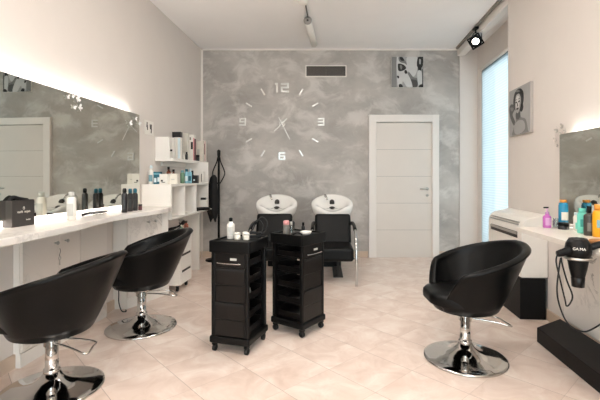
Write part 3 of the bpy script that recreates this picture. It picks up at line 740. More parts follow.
product('shampoo_bottle', 'green bottle left of two sky blue bottles on shelf unit', 'bottle', pt(182.4,4.92,ZT), cyl_bottle(0.026,0.13,0.6,0.004), cap_(0.018,0.135,0.16), 'green','greyblue')
product('shampoo_bottle', 'left one of two sky blue bottles on shelf unit', 'bottle', pt(186.6,4.93,ZT), cyl_bottle(0.022,0.14,0.7,0.004), cap_(0.017,0.145,0.175), 'skyblue','teal', 'sky blue bottles on shelf unit',(0.0226,0.03,0.09),'whiteblue')
product('shampoo_bottle', 'right one of two sky blue bottles beside a dark box', 'bottle', pt(190.0,5.0,ZT), cyl_bottle(0.022,0.14,0.7,0.004), cap_(0.017,0.145,0.18), 'skyblue','whiteblue','sky blue bottles on shelf unit',(0.0226,0.03,0.09),'teal')
product('perfume_bottle', 'slim black bottle behind dark box on shelf unit', 'bottle', pt(192.4,5.14,ZT), cyl_bottle(0.018,0.11,0.6,0.004), cap_(0.013,0.115,0.16), 'dark','black')
carton('product_box', 'small dark maroon box with white dot on shelf unit', pt(195.6,5.06,ZT), (0.065,0.05,0.10), 'dark', AL, deco=(('dot','-y',-0.3,0.0,0.3,0.5,'whiteblue'),))
carton('product_box', 'slim white box with dark edge by end panel of shelf unit', pt(202.2,5.32,ZT), (0.045,0.04,0.15), 'white', AL, deco=(('stripe','-y',-0.1,0.1,0.1,0.8,'dark'),))

# wall shelf
ZS = 1.4482
def on_shelf(px, off): return 2.0755 - off, (316-px)/F
def sh_pt(px, off):
    Y = (2.0755-off)/((316-px)/F+0.05); return pt(px, Y, ZS)
gS = 'product cartons on the wall shelf'
carton('product_box', 'short white carton with black dot at near end of wall shelf', sh_pt(172.2,0.14), (0.06,0.06,0.245), 'white', AL, gS, (('dot','-y',-0.2,0.25,0.34,0.43,'dark'),))
carton('product_box', 'pale blue white carton beside the black dot carton', sh_pt(178.4,0.145), (0.075,0.06,0.265), 'white', AL, gS, (('panel','-y',0.05,0.48,0.03,0.97,'whiteblue'),))
carton('product_box', 'black topped box standing behind pale blue carton on wall shelf', sh_pt(177.4,0.06), (0.11,0.06,0.352), 'dark', AL, gS)
carton('product_box', 'tall plain cream carton in the middle of wall shelf', sh_pt(185.2,0.085), (0.085,0.06,0.355), 'cream', AL, gS)
product('small_bottle', 'small white bottle in front of tall cream carton', 'bottle', sh_pt(183.6,0.165), cyl_bottle(0.014,0.06,0.6,0.003), cap_(0.009,0.063,0.085), 'white','white')
product('small_bottle', 'small black bottle in front of tall cream carton', 'bottle', sh_pt(186.6,0.17), cyl_bottle(0.015,0.075,0.6,0.003), cap_(0.010,0.078,0.10), 'dark','black')
carton('product_box', 'tall white carton with dark picture and pink edge on wall shelf', sh_pt(191.6,0.14), (0.095,0.07,0.345), 'white', AL, gS, (('picture','-y',0.02,0.32,0.44,0.72,'dark'),('edge','-y',0.36,0.5,0.0,0.88,'pink'),('cap_mark','-y',-0.15,0.05,0.8,0.9,'grey'),('edge','+x',-0.5,0.5,0.0,0.85,'maroon')))
product('wax_tin', 'round black tin between two cartons on the wall shelf', 'tin', sh_pt(197.0,0.165), [(0.03,0),(0.033,0.01),(0.033,0.06)], cap_(0.034,0.061,0.085,0.7), 'dark','black')
carton('product_box', 'cream carton with dark stripe at far end of wall shelf', sh_pt(200.2,0.115), (0.10,0.06,0.30), 'cream', AL, gS, (('label_patch','-y',-0.35,0.0,0.15,0.6,'silvergrey'),))
carton('product_box', 'slim white carton with dark purple stripe last on wall shelf', sh_pt(204.6,0.155), (0.04,0.06,0.315), 'white', AL, gS, (('stripe','-y',-0.1,0.3,0.35,0.85,'dark'),('stripe','-y',0.3,0.5,0.05,0.95,'pink')))

# cubby contents
cb = ZB + 0.0005
carton('small_box', 'small white box in the right cubby of shelf unit', pt(204.2,5.32,cb), (0.085,0.08,0.13), 'white', AL)
hc = thing('hair_clipper', 'black hair clipper lying in right cubby of shelf unit', 'clipper', pt(203.6,5.14,cb), 0.5)
mb = MB(); mb.tube(spline([(-0.09,0,0.024),(-0.03,0,0.028),(0.03,0,0.026),(0.075,0,0.022)],4), 0.022, 12); mb.build('clipper_body', M_['black'], hc)
mb = MB(); mb.box((0.085,0,0.022),(0.03,0.04,0.012)); mb.build('blade', M_['steel'], hc, 0.002)
mb = MB(); mb.tube(spline([(-0.09,0,0.024),(-0.12,0.01,0.02),(-0.13,-0.03,0.008),(-0.08,-0.05,0.006)],6), 0.004, 6); mb.build('cord', M_['rubber'], hc)
carton('small_box', 'small black box on top of white box in right cubby', pt(203.4,5.33,cb+0.1305), (0.06,0.05,0.03), 'dark', AL)
# on the drawer unit
zd = 0.6205
product('amber_bottle', 'small amber bottle on the white drawer unit', 'bottle', pt(186.2,4.44,zd), cyl_bottle(0.022,0.09,0.5,0.01), cap_(0.013,0.1005,0.125), 'amber','dark')
product('small_bottle', 'small green bottle beside amber one on drawer unit', 'bottle', pt(181.4,4.42,zd), cyl_bottle(0.017,0.055,0.5,0.006), cap_(0.01,0.0615,0.08), 'green','white')
td = thing('curling_tong', 'black styling tool heaped on the white drawer unit', 'styling tool', pt(176.4,4.44,zd), 0.4)
mb = MB(); mb.tube(spline([(-0.09,0,0.02),(-0.03,0.01,0.04),(0.04,0,0.07),(0.09,-0.01,0.12)],5), [0.016+0.006*math.sin(i*0.6) for i in range(16)], 10); mb.build('tool_body', M_['black'], td)
mb = MB(); mb.tube(spline([(-0.08,0.0,0.02),(-0.06,-0.05,0.012),(0.0,-0.06,0.03),(0.05,-0.04,0.07),(0.03,0.0,0.10)],6), 0.007, 8); mb.build('cord', M_['rubber'], td)

# ------------------------------------------------------------------ coat stand and cape
cs = thing('coat_stand', 'slim black coat stand against grey wall beside shelf unit', 'coat stand', (-1.442, 5.93, 0))
MB().lathe([(0.19,0),(0.19,0.012),(0.06,0.024),(0.03,0.05)], n=36).build('base', M_['blackmatt'], cs)
MB().lathe([(0.018,0.02),(0.016,0.8),(0.016,1.5),(0.024,1.56),(0.026,1.62),(0.0,1.64)], n=16).build('pole', M_['blackmatt'], cs)
for k in range(4):
    a = k*PI/2+0.35
    u = Vector((math.cos(a), math.sin(a), 0))
    mb = MB(); mb.tube(spline([u*0.016+Vector((0,0,1.52)), u*0.03+Vector((0,0,1.45)), u*0.085+Vector((0,0,1.31)), u*0.075+Vector((0,0,1.24)), u*0.016+Vector((0,0,1.13))],6), 0.0085, 8); mb.build('hook', M_['blackmatt'], cs)
cp = MB(); rings = []
NR = 30
levels = [(1.26,0.02,0.03,0),(1.22,0.05,0.05,0.0),(1.08,0.065,0.06,0.01),(0.90,0.075,0.065,0.012),(0.74,0.07,0.06,0.02),(0.62,0.045,0.04,0.0)]
vs = []; fs = []
for (z, a, b, dx) in levels:
    for k in range(NR):
        t = 2*PI*k/NR
        w = 1+0.22*math.sin(5*t+z*3)*(1.3-z)*1.4
        vs.append((a*math.cos(t)*w-dx, b*math.sin(t)*w, z + (0.05*math.sin(3*t+1) if z < 0.7 else 0)))
for i in range(len(levels)-1):
    for k in range(NR): fs.append((i*NR+k, i*NR+(k+1)%NR, (i+1)*NR+(k+1)%NR, (i+1)*NR+k))
fs.append(tuple(range(NR))); fs.append(tuple((len(levels)-1)*NR+k for k in range(NR)))
cp.add(vs, fs, smooth=True)
co = cp.build('hair_cape', M_['cloth']); co.location = (-1.492, 5.835, 0)
tag(co, 'black cloth cape hanging from the coat stand', 'cape')

# ------------------------------------------------------------------ swivel chairs
def r_out(z, phi):
    t = max(0.0, min(1.0, (z-0.345)/(0.78-0.345)))
    r = 0.205 + 0.172*(t**0.86)
    lean = 0.02*math.cos(phi)*t
    return r + lean
def rim_z(phi):
    a = abs(phi)/PI*180
    def sm(x, a0, a1): 
        x = max(0, min(1, (x-a0)/(a1-a0))); return x*x*(3-2*x)
    t = max(0.0, min(1.0, (a-8)/104)); t = t*t*(1.6-0.6*t)
    z = 0.785 - 0.16*(0.45*t + 0.55*max(0.0, min(1.0, (a-8)/104)))
    z -= 0.265*max(0, min(1, (a-114)/(150-114)))
    return z
PM = math.radians(150)
def make_chair(label):
    t = thing('salon_chair', label, 'chair')
    NP = 72; th = 0.042
    vs = []; fs = []; K = None
    for i in range(NP+1):
        phi = -PM + 2*PM*i/NP
        zt = max(rim_z(phi), 0.40); loop = []
        for j in range(9):
            z = 0.358 + (zt-0.02-0.358)*j/8; loop.append((r_out(z, phi), z))
        rt = r_out(zt, phi)
        for j in range(1, 8):
            a = PI*j/8
            rr = th*0.72
            loop.append((rt-th/2+rr*math.cos(a), zt-0.02+rr*math.sin(a)))
        for j in range(8, -1, -1):
            z = 0.375 + (zt-0.02-0.375)*j/8; loop.append((r_out(z, phi)-th, z))
        K = len(loop)
        ux, uy = -math.cos(phi), math.sin(phi)
        for r, z in loop: vs.append((ux*r, uy*r, z))
    for i in range(NP):
        for k in range(K-1): fs.append((i*K+k, (i+1)*K+k, (i+1)*K+k+1, i*K+k+1))
        fs.append((i*K+K-1, (i+1)*K+K-1, (i+1)*K, i*K))
    fs.append(tuple(range(K))); fs.append(tuple(NP*K+k for k in reversed(range(K))))
    MB().add(vs, fs, smooth=True).build('backrest_shell', M_['leather'], t)
    # hull below
    vs = []; fs = []; N = 64
    zs = [0.345, 0.352, 0.372, 0.396, 0.416]
    for z in zs:
        for k in range(N):
            phi = 2*PI*k/N
            r = r_out(z, phi)-(0.012 if z < 0.35 else 0.0015)
            vs.append((-math.cos(phi)*r, math.sin(phi)*r, z))
    for i in range(len(zs)-1):
        for k in range(N): fs.append((i*N+k, i*N+(k+1)%N, (i+1)*N+(k+1)%N, (i+1)*N+k))
    fs.append(tuple(range(N))); fs.append(tuple((len(zs)-1)*N+k for k in range(N)))
    MB().add(vs, fs, smooth=True).build('seat_hull', M_['leather'], t)
    # seat cushion
    vs = []; fs = []
    prof = [(1.0,0.405),(1.012,0.43),(1.0,0.455),(0.95,0.47),(0.6,0.478),(0.0,0.48)]
    for s_, z in prof:
        for k in range(N):
            phi = 2*PI*k/N
            c = -math.cos(phi)
            r = 0.222 if c < 0.2 else 0.222+0.06*((c-0.2)/0.8)
            if c > 0.3: r = min(r, 0.262/c)
            r *= s_
            vs.append((c*r, math.sin(phi)*r, z))
    for i in range(len(prof)-1):
        for k in range(N): fs.append((i*N+k, i*N+(k+1)%N, (i+1)*N+(k+1)%N, (i+1)*N+k))
    MB().add(vs, fs, smooth=True).build('seat_cushion', M_['leather'], t)
    # pedestal
    mb = MB(); mb.lathe([(0.055,0.345),(0.055,0.295),(0.042,0.29),(0.042,0.262),(0.034,0.26),(0.034,0.13),(0.042,0.128),(0.044,0.105),(0.034,0.1),(0.034,0.06)][::-1], n=28)
    mb.build('pole', M_['chrome'], t)
    mb = MB(); mb.lathe([(0.262,0.0),(0.272,0.004),(0.272,0.013),(0.26,0.018),(0.22,0.024),(0.15,0.036),(0.095,0.056),(0.06,0.083),(0.042,0.11),(0.03,0.112)], n=64)
    mb.build('base', M_['chrome'], t)
    mb = MB(); mb.tube(spline([(-0.03,0.035,0.285),(-0.1,0.06,0.282),(-0.19,0.10,0.274),(-0.245,0.12,0.262),(-0.265,0.10,0.258),(-0.25,0.03,0.262),(-0.235,-0.03,0.264),(-0.15,-0.04,0.276),(-0.04,-0.03,0.287)],6), 0.0055, 8)
    mb.build('footrest_loop', M_['chrome'], t)
    return t
gC = 'black tub salon chairs'
ch = make_chair('black leather tub chair alone on the right side, facing left')
ch['group'] = gC
ch.location = (1.01, 2.71, 0); ch.rotation_euler = (0,0,math.radians(181))
dup(ch, (-1.525, 2.31, 0), math.radians(181), 'nearest black tub chair at left counter, cut off by photo edge', gC)
dup(ch, (-1.425, 3.27, 0), math.radians(203), 'black tub chair at left counter farther from the camera', gC)

# ------------------------------------------------------------------ wash stations
def make_wash(label):
    t = thing('wash_station', label, 'wash station', (0,0,0), 0, 'backwash stations against grey wall')
    # local: x right, y away from the camera; origin under the seat front
    N = 56
    rings = []
    def ring(a, b, z, notch, cy=0.0):
        R = []
        for k in range(N):
            th = 2*PI*k/N
            x = a*math.cos(th); y = b*math.sin(th)+cy
            f = math.exp(-((th-1.5*PI)/0.42)**2)
            s2 = math.exp(-((th-1.5*PI-0.85)/0.25)**2) + math.exp(-((th-1.5*PI+0.85)/0.25)**2)
            R.append((x*(1+0.02*s2), y + f*notch*1.1, z - f*notch*1.2 + 0.014*s2*(1 if notch>0.02 else 0.3)))
        return R
    rings += [ring(0.10,0.09,-0.235,0.0), ring(0.18,0.16,-0.218,0.0), ring(0.242,0.22,-0.158,0.01), ring(0.276,0.253,-0.085,0.025), ring(0.288,0.262,-0.012,0.04), ring(0.284,0.258,0.02,0.045), ring(0.262,0.238,0.034,0.045), ring(0.232,0.21,0.028,0.045), ring(0.205,0.18,0.008,0.03), ring(0.165,0.14,-0.026,0.012), ring(0.09,0.08,-0.05,0.0), ring(0.04,0.035,-0.054,0.0)]
    vs = [p for R in rings for p in R]; fs = []
    for i in range(len(rings)-1):
        for k in range(N): fs.append((i*N+k, i*N+(k+1)%N, (i+1)*N+(k+1)%N, (i+1)*N+k))
    fs.append(tuple(range(N))); fs.append(tuple((len(rings)-1)*N+k for k in reversed(range(N))))
    MW = Matrix.Translation((0,0.99,0.852)) @ Matrix.Rotation(math.radians(25),4,'X')
    bas = MB().add(vs, fs, MW, smooth=True).build('basin', M_['ceramic'], t)
    mb = MB(); mb.lathe([(0.0,-0.05),(0.034,-0.048),(0.036,-0.053)], M=MW, n=20); mb.build('drain', M_['slot'], bas)
    mb = MB(); mb.tube([tuple(MW @ Vector(p)) for p in spline([(-0.10,0.19,0.01),(-0.10,0.175,0.06),(-0.085,0.12,0.065),(-0.07,0.075,0.03)],5)], 0.012, 10); mb.build('faucet', M_['chrome'], bas)
    mb = MB(); mb.tube([tuple(MW @ Vector(p)) for p in ((0.0,0.12,-0.022),(0.0,0.10,-0.016),(0.0,0.08,-0.03))], 0.034, 10); mb.build('hair_strainer', M_['slot'], bas)
    # bowl support column
    mb = MB(); mb.prism([(-0.12,0.95),(0.12,0.95),(0.12,1.2),(-0.12,1.2)], 0.0, 0.72); mb.build('column', M_['leather2'], t, 0.01)
    # seat and back
    mb = MB(); mb.box((0,0.26,0.345),(0.45,0.52,0.155)); mb.build('seat', M_['leather2'], t, 0.035, 4)
    MBk = Matrix.Translation((0,0.60,0.56)) @ Matrix.Rotation(math.radians(-25),4,'X')
    mb = MB(); mb.box((0,0,0),(0.46,0.11,0.40), M=MBk); mb.build('backrest', M_['leather2'], t, 0.035, 4)
    mb = MB(); mb.box((0.06,0.4,0.15),(0.03,0.05,0.28)); mb.box((0.06,0.7,0.008),(0.12,0.66,0.016)); mb.build('pedestal', M_['slot'], t, 0.004)
    for s in (1,-1):
        mb = MB(); P = spline([(s*0.225,0.62,0.63),(s*0.245,0.47,0.655),(s*0.25,0.2,0.62),(s*0.25,0.05,0.52),(s*0.25,-0.01,0.36),(s*0.25,-0.02,0.18),(s*0.25,-0.02,0.002)],6)
        mb.tube(P, 0.016, 10); arm = mb.build('armrest', M_['chrome'], t)
        mb = MB(); mb.tube(P[1:14], 0.021, 10); mb.build('arm_pad', M_['leather2'], arm)
        mb = MB(); mb.tube([(s*0.25,-0.01,0.30),(s*0.2,0.08,0.30)], 0.012, 8); mb.build('bracket', M_['chrome'], arm)
    return t
wsh = make_wash('right backwash station with white basin, nearer the door')
wsh.location = (0.205, 4.52, 0); wsh.rotation_euler = (0,0,math.radians(-1))
dup(wsh, (-0.52, 4.55, 0), math.radians(1.5), 'left backwash station with white basin, behind the two trolleys')

# ------------------------------------------------------------------ trolleys
def make_trolley(label):
    t = thing('salon_trolley', label, 'trolley', (0,0,0), 0, 'black salon trolleys')
    W, D = 0.31, 0.33                     # x = front width, front faces -y
    for x in (-W/2+0.03, W/2-0.03):
        for y in (-D/2+0.03, D/2-0.03): caster(None, t, x, y, 0.024)
    mb = MB(); mb.box((0,0,0.088),(W,D,0.05)); mb.build('base_slab', M_['black'], t, 0.012, 3)
    mb = MB()
    mb.box((0,0,0.737),(W-0.03,D-0.03,0.07))
    for a, b, c, d_ in ((0,D/2-0.008,W,0.016),(0,-D/2+0.008,W,0.016),(W/2-0.008,0,0.016,D-0.032),(-W/2+0.008,0,0.016,D-0.032)): mb.box((a,b,0.742),(c,d_,0.082))
    mb.build('top_tray', M_['black'], t, 0.005)
    for x in (-W/2+0.026, W/2-0.026):
        for y in (-D/2+0.026, D/2-0.026):
            MB().box((x,y,0.414),(0.03,0.03,0.604)).build('post', M_['black'], t, 0.006)
    MB().box((0,D/2-0.03,0.414),(W-0.085,0.012,0.6)).build('back_panel', M_['black'], t)
    z = 0.118
    for k, hgt in enumerate((0.115,0.118,0.118,0.118,0.104)):
        fy = -D/2+0.022
        dr_ = MB()
        rec = 0.006 if k == 2 else 0.0
        dr_.box((0,fy+rec,z+hgt/2),(W-0.082,0.018,hgt-0.001))
        dr_.box((0,0.005,z+0.006),(W-0.07,D-0.08,0.008))
        for s in (1,-1): dr_.box((s*(W/2-0.045),0.005,z+0.026),(0.005,D-0.09,0.045))
        dr_.box((0,D/2-0.045,z+0.04),(W-0.09,0.006,0.07))
        dd = dr_.build('drawer', M_['blackpanel'], t, 0.0015)
        if k in (1, 3):
            mb = MB(); mb.box((0,fy-0.010,z+hgt-0.012),(W-0.09,0.004,0.016)); mb.build('finger_grip', M_['rubber'], dd)
        if k == 4:
            mb = MB(); mb.tube(spline([(-0.09,fy-0.01,z+0.035),(-0.085,fy-0.028,z+0.035),(0.0,fy-0.03,z+0.033),(0.085,fy-0.028,z+0.035),(0.09,fy-0.01,z+0.035)],5), 0.0035, 8); mb.build('handle', M_['chrome'], dd)
            mb = MB(); mb.box((0.03,fy-0.0095,z+0.062),(0.05,0.002,0.016)); mb.build('badge', PAL['silvergrey'], dd)
        z += hgt+0.002
    return t
t1 = make_trolley('left black salon trolley, drawers toward the camera')
R1 = math.radians(-17)
# casters measured on the floor: near (-.496,2.758), left (-.727,2.83), right (-.418,3.018)
T1 = Vector((-0.558, 2.93, 0)); t1.location = T1; t1.rotation_euler = (0,0,R1)
T2 = Vector((-0.143, 3.245, 0)); R2 = math.radians(54)
dup(t1, T2, R2, 'right black salon trolley, turned with drawers facing right')
def onto(T_, R_, x, y, z): 
    v = Matrix.Rotation(R_,4,'Z') @ Vector((x,y,z)); return (T_.x+v.x, T_.y+v.y, T_.z+v.z)
zt = 0.7727
product('spray_bottle', 'white bottle with black cap on top of left trolley', 'bottle', onto(T1,R1,-0.085,0.02,zt), cyl_bottle(0.028,0.115,0.5,0.012), [(0.013,0.128),(0.013,0.15),(0.009,0.155)], 'white','black', label_band=(0.0286,0.03,0.09), lm='silvergrey')
for i, (x, y, lab) in enumerate(((-0.02,0.0,'left one of three small white jars on left trolley'),(0.022,0.045,'middle one of three small white jars on left trolley'),(0.055,-0.005,'right one of three small white jars on left trolley'))):
    product('cream_jar', lab, 'jar', onto(T1,R1,x,y,zt), [(0.021,0),(0.022,0.003),(0.022,0.035)], cap_(0.0225,0.0355,0.05,0.94), 'cream','white','small white jars on the left trolley')
ht = thing('hair_straightener', 'black hair straightener with looped cord on left trolley', 'hair straightener', onto(T1,R1,0.075,0.08,zt), R1+0.5)
mb = MB(); mb.box((0,0,0.014),(0.11,0.026,0.02)); mb.box((0.0,0,0.04),(0.11,0.026,0.016), M=Matrix.Rotation(0.06,4,'Y')); mb.build('iron_arms', M_['black'], ht, 0.004)
mb = MB(); mb.tube(spline([(0.05,0,0.03),(0.09,0.01,0.06),(0.10,0.02,0.12),(0.06,0.03,0.155),(0.02,0.02,0.12),(-0.01,0.02,0.06),(-0.05,0.02,0.035)],7), 0.004, 8); mb.tube(spline([(0.05,0,0.03),(0.07,0.02,0.09),(0.03,0.03,0.135),(-0.02,0.03,0.08),(-0.05,0.01,0.03)],7), 0.0035, 8); mb.build('cord', M_['rubber'], ht)
# things kept in the open side of the left trolley
for (x, y, z, l, m_, lab) in ((0.075,-0.03,0.502,0.10,'cream','white comb in the upper open drawer of left trolley'),(0.07,0.0,0.374,0.13,'silvergrey','pale brush in the middle open drawer of left trolley'),(0.08,-0.04,0.135,0.07,'pink','small pink roller in lowest open drawer of left trolley')):
    o_ = thing('styling_tool', lab, 'styling tool', onto(T1,R1,x,y,z), R1+0.3)
    mb = MB(); mb.tube([(0,-l/2,0.012),(0,0,0.016),(0,l/2,0.012)], [0.009,0.014,0.009], 10); mb.build('tool_body', PAL[m_], o_)
    mb = MB(); mb.box((0,l*0.2,0.03),(0.012,l*0.5,0.014)); mb.build('tool_head', PAL['dark' if m_=='pink' else m_], o_, 0.002)
# on the right trolley
product('spray_bottle', 'grey bottle with pink cap on the right trolley', 'bottle', onto(T2,R2,-0.08,0.06,zt), cyl_bottle(0.025,0.07,0.9,0.004), [(0.024,0.075),(0.025,0.10),(0.018,0.108)], 'grey','pink')
product('clear_bottle', 'small clear bottle with white cap on right trolley', 'bottle', onto(T2,R2,0.0,0.075,zt), cyl_bottle(0.02,0.055,0.5,0.006), cap_(0.009,0.0615,0.09), 'clear','white')
product('soap_dish', 'small white dish at the front of right trolley top', 'dish', onto(T2,R2,-0.01,-0.085,zt), [(0.03,0),(0.04,0.008),(0.045,0.026),(0.041,0.026),(0.034,0.010),(0.0,0.008)], None, 'white')
hcl = thing('hair_clip', 'black hair clips lying on the right trolley top', 'hair clip', onto(T2,R2,-0.085,-0.06,zt), 0.3)
mb = MB(); mb.tube(spline([(-0.04,0,0.006),(0,0.008,0.018),(0.04,0,0.006)],5), 0.006, 8); mb.build('clip_jaw', M_['black'], hcl)
mb = MB(); mb.tube(spline([(-0.04,0.02,0.006),(0,0.012,0.02),(0.04,0.02,0.006)],5), 0.006, 8); mb.build('clip_jaw', M_['black'], hcl)
product('small_bottle', 'small black bottle at right rear of right trolley top', 'bottle', onto(T2,R2,0.09,0.02,zt), cyl_bottle(0.015,0.05,0.6,0.004), cap_(0.01,0.0545,0.08), 'dark','black')

# ------------------------------------------------------------------ right side: fan coil, plinth, counter, platform
def right_root(name, label, cat, y, off=0.0, z=0.0):
    return thing(name, label, cat, (RX(y)-off, y, z), AR)          # local x towards the wall (+), y along the wall
ac = right_root('fan_coil_unit', 'white fan coil heater with curved top on black base by window', 'heater', 3.44, 0.005, 0.36)
DA, LA, HA = 0.222, 0.78, 0.545
pr = [(0,0)] + [(-DA,0.0)] + [(-DA,HA-0.13)]
for i in range(1,9):
    a = PI - (PI/2)*i/8
    pr.append((-DA+0.11+0.11*math.cos(a), HA-0.13+0.105*math.sin(a)))
pr += [(-0.06,HA-0.008),(0,HA)]
Mx = Matrix(((1,0,0,0),(0,0,1,0),(0,1,0,0),(0,0,0,1)))
mb = MB(); mb.prism(pr, 0.0, LA, M=Mx); mb.build('casing', M_['plastic'], ac, 0.006)
mb = MB(); mb.box((-DA-0.001,LA/2,HA-0.185),(0.006,LA-0.16,0.055)); mb.build('air_outlet', M_['slot'], ac)
mb = MB(); mb.box((-DA-0.006,LA/2,HA-0.172),(0.012,LA-0.16,0.024), M=None); mb.build('outlet_flap', M_['plasticgrey'], ac, 0.003)
for k in range(2):
    mb = MB(); mb.box((-DA+0.012-0.0,LA/2,HA-0.095+0.022*k-0.0),(0.03-0.012*k+0.004,LA-0.14,0.006)); mb.build('grille_slot', M_['plasticgrey'], ac)
mb = MB(); mb.box((-DA/2,LA/2,-0.0),(DA-0.02,LA-0.02,0.008)); mb.build('base_tray', M_['plasticgrey'], ac)
bx = right_root('pedestal_box', 'black box plinth under the white fan coil heater', 'plinth', 3.44, 0.018)
mb = MB(); mb.box((-0.112,0.40,0.175),(0.215,0.80,0.35)); mb.build('plinth_body', M_['blackmatt'], bx, 0.003)
mb = MB(); mb.box((-0.112,0.40,0.352),(0.205,0.79,0.004)); mb.build('plinth_top', M_['black'], bx)

cr = MB()
ZR = 0.85; TR = 0.032
FX = lambda y: 1.328+0.065*y
yE = 3.065
cr.prism([(FX(0.9),0.9),(RX(0.9)-0.004,0.9),(RX(yE-0.03)-0.004,yE-0.03),(FX(yE)+0.01,yE),(FX(yE-0.01),yE-0.012)], ZR-TR, ZR)
tag(cr.build('counter', M_['counter2'], None, 0.003), 'cream wall counter on the right holding coloured bottles', 'counter')
mb = MB(); mb.prism([(RX(0.9)-0.018,0.9),(RX(0.9)-0.002,0.9),(RX(3.17)-0.002,3.17),(RX(3.17)-0.018,3.17)], 0.112, ZR-TR-0.002)
struct(mb.build('trim_4', marble_material('grey_vein_marble', (236,229,222), (120,112,106), 3.2, 0.03, 0.3, 0.85)))
pf = MB(); pf.prism([(1.649,2.986),(1.935,3.17),(RX(0.9)-0.02,0.9),(1.535,0.9)], 0.0, 0.108)
tag(pf.build('footrest_platform', M_['blackmatt'], None, 0.004), 'low black footrest platform on floor below right counter', 'platform')

product('pump_bottle', 'violet pump bottle at far end of the right counter', 'bottle', (1.733,3.0,ZR), cyl_bottle(0.029,0.092,0.45,0.012), None, 'violet','violet', label_band=(0.0296,0.02,0.075), lm='violetpale')
pb_ = [o for o in C.objects if o.get('label','').startswith('violet pump')][0]
mb = MB(); mb.lathe([(0.014,0.104),(0.0145,0.118),(0.005,0.12),(0.005,0.146)], n=14); mb.build('pump_collar', PAL['violetpale'], pb_)
mb = MB(); mb.box((-0.008,0,0.151),(0.036,0.014,0.010)); mb.build('pump_head', M_['black'], pb_, 0.003)
gj = thing('glass_jar', 'small clear glass jar between violet and blue bottles', 'jar', (1.80,3.0,ZR))
mb = MB(); mb.lathe([(0.021,0),(0.024,0.004),(0.024,0.052),(0.019,0.058),(0.021,0.07),(0.019,0.07),(0.017,0.058),(0.021,0.05),(0.021,0.008),(0.0,0.006)]); mb.build('glass_body', M_['clear'], gj)
product('shampoo_bottle', 'blue bottle with orange cap against the right mirror', 'bottle', (1.845,2.985,ZR), cyl_bottle(0.032,0.185,0.75,0.004), cap_(0.024,0.19,0.21), 'blue','orange', label_band=(0.0326,0.06,0.12), lm='cream')
product('hair_wax_jar', 'black jar in front of blue bottle on right counter', 'jar', (1.80,2.91,ZR), [(0.034,0),(0.036,0.003),(0.036,0.026)], cap_(0.0375,0.0265,0.048,0.97), 'dark','black')
product('serum_bottle', 'slim white bottle left of the mint green bottle', 'bottle', (1.836,2.82,ZR), cyl_bottle(0.019,0.105,0.7,0.004), cap_(0.014,0.11,0.13), 'white','whiteblue', label_band=(0.0195,0.015,0.06), lm='mint')
product('shampoo_bottle', 'mint green bottle on the right counter', 'bottle', (1.805,2.714,ZR), cyl_bottle(0.029,0.135,0.75,0.004), cap_(0.021,0.14,0.168), 'mint','mint', label_band=(0.0296,0.045,0.095), lm='mintdark')
product('conditioner_bottle', 'dark grey brown bottle with black cap on right counter', 'bottle', (1.775,2.60,ZR), cyl_bottle(0.0305,0.14,0.5,0.004), cap_(0.014,0.145,0.19), 'brown','black', label_band=(0.0311,0.03,0.085), lm='grey')
product('shampoo_bottle', 'yellow orange bottle cut off by right photo edge', 'bottle', (1.795,2.54,ZR), cyl_bottle(0.034,0.165,0.7,0.004), cap_(0.024,0.17,0.205), 'yellow','orange', label_band=(0.0346,0.06,0.11), lm='greyblue')
wb = thing('hair_brush', 'wooden hair brush lying on right counter near the dryer', 'brush', (1.545,2.19,ZR), 0.3)
mb = MB(); mb.prism(blob([(-0.06,0),(-0.04,0.024),(0.02,0.027),(0.055,0.012),(0.055,-0.012),(0.02,-0.027),(-0.04,-0.024)],5), 0.018, 0.04); mb.build('brush_head', PAL['wood'], wb, 0.006)
mb = MB(); mb.tube([(0.05,0,0.028),(0.09,0,0.026),(0.14,0,0.024)], [0.011,0.009,0.012], 10); mb.build('handle', PAL['wood'], wb)
mb = MB()
for i in range(-3,4):
    for j in (-1,0,1): mb.cyl((i*0.013,j*0.013,0.02),(i*0.013,j*0.013,0.0),0.0015,n=5)
mb.build('bristle', M_['rubber'], wb)['kind'] = 'stuff'

# dryer holder and dryer
hx, hy, hz = 1.395, 2.13, 0.80
ho = thing('dryer_holder', 'white ring holder fixed to front edge of right counter', 'holder', (hx, hy, hz))
mb = MB(); mb.tube([(0.062*math.cos(2*PI*i/36),0.062*math.sin(2*PI*i/36),0) for i in range(36)], 0.0075, 10, True); mb.build('ring', M_['steel'], ho)
mb = MB(); mb.tube([(0.058,0.0,0),(0.062,0.01,0.006),(0.066,0.03,0.006)], 0.007, 10); mb.build('arm', M_['steel'], ho)
mb = MB(); mb.box((0.064,0.02,0.02),(0.008,0.05,0.05), M=None); mb.build('clamp', M_['black'], ho, 0.003)
hdry = thing('hair_dryer', 'black hair dryer standing nozzle down in ring holder', 'hair dryer', (hx, hy, hz))
mb = MB(); mb.lathe([(0.024,-0.15),(0.028,-0.145),(0.030,-0.11),(0.042,-0.06),(0.05,-0.01),(0.052,0.01),(0.06,0.016),(0.064,0.04),(0.058,0.075),(0.044,0.1),(0.028,0.106),(0.0,0.107)], n=28); mb.build('barrel', M_['black'], hdry)
mb = MB(); mb.lathe([(0.025,-0.155),(0.03,-0.153),(0.033,-0.105),(0.031,-0.103)], n=24); mb.build('nozzle', M_['blackpanel'], hdry)
mb = MB(); mb.tube(spline([(-0.05,-0.01,0.04),(-0.085,-0.01,0.03),(-0.115,-0.01,0.022)],5), [0.024,0.024,0.023,0.022,0.021,0.02,0.02,0.019,0.018,0.017,0.016], 12); mb.build('handle', M_['black'], hdry)
mb = MB(); mb.tube(spline([(0.045,-0.02,0.055),(0.075,-0.035,0.072),(0.11,-0.05,0.082)],4), 0.018, 10); mb.build('diffuser_grip', M_['black'], hdry)
mb = MB()
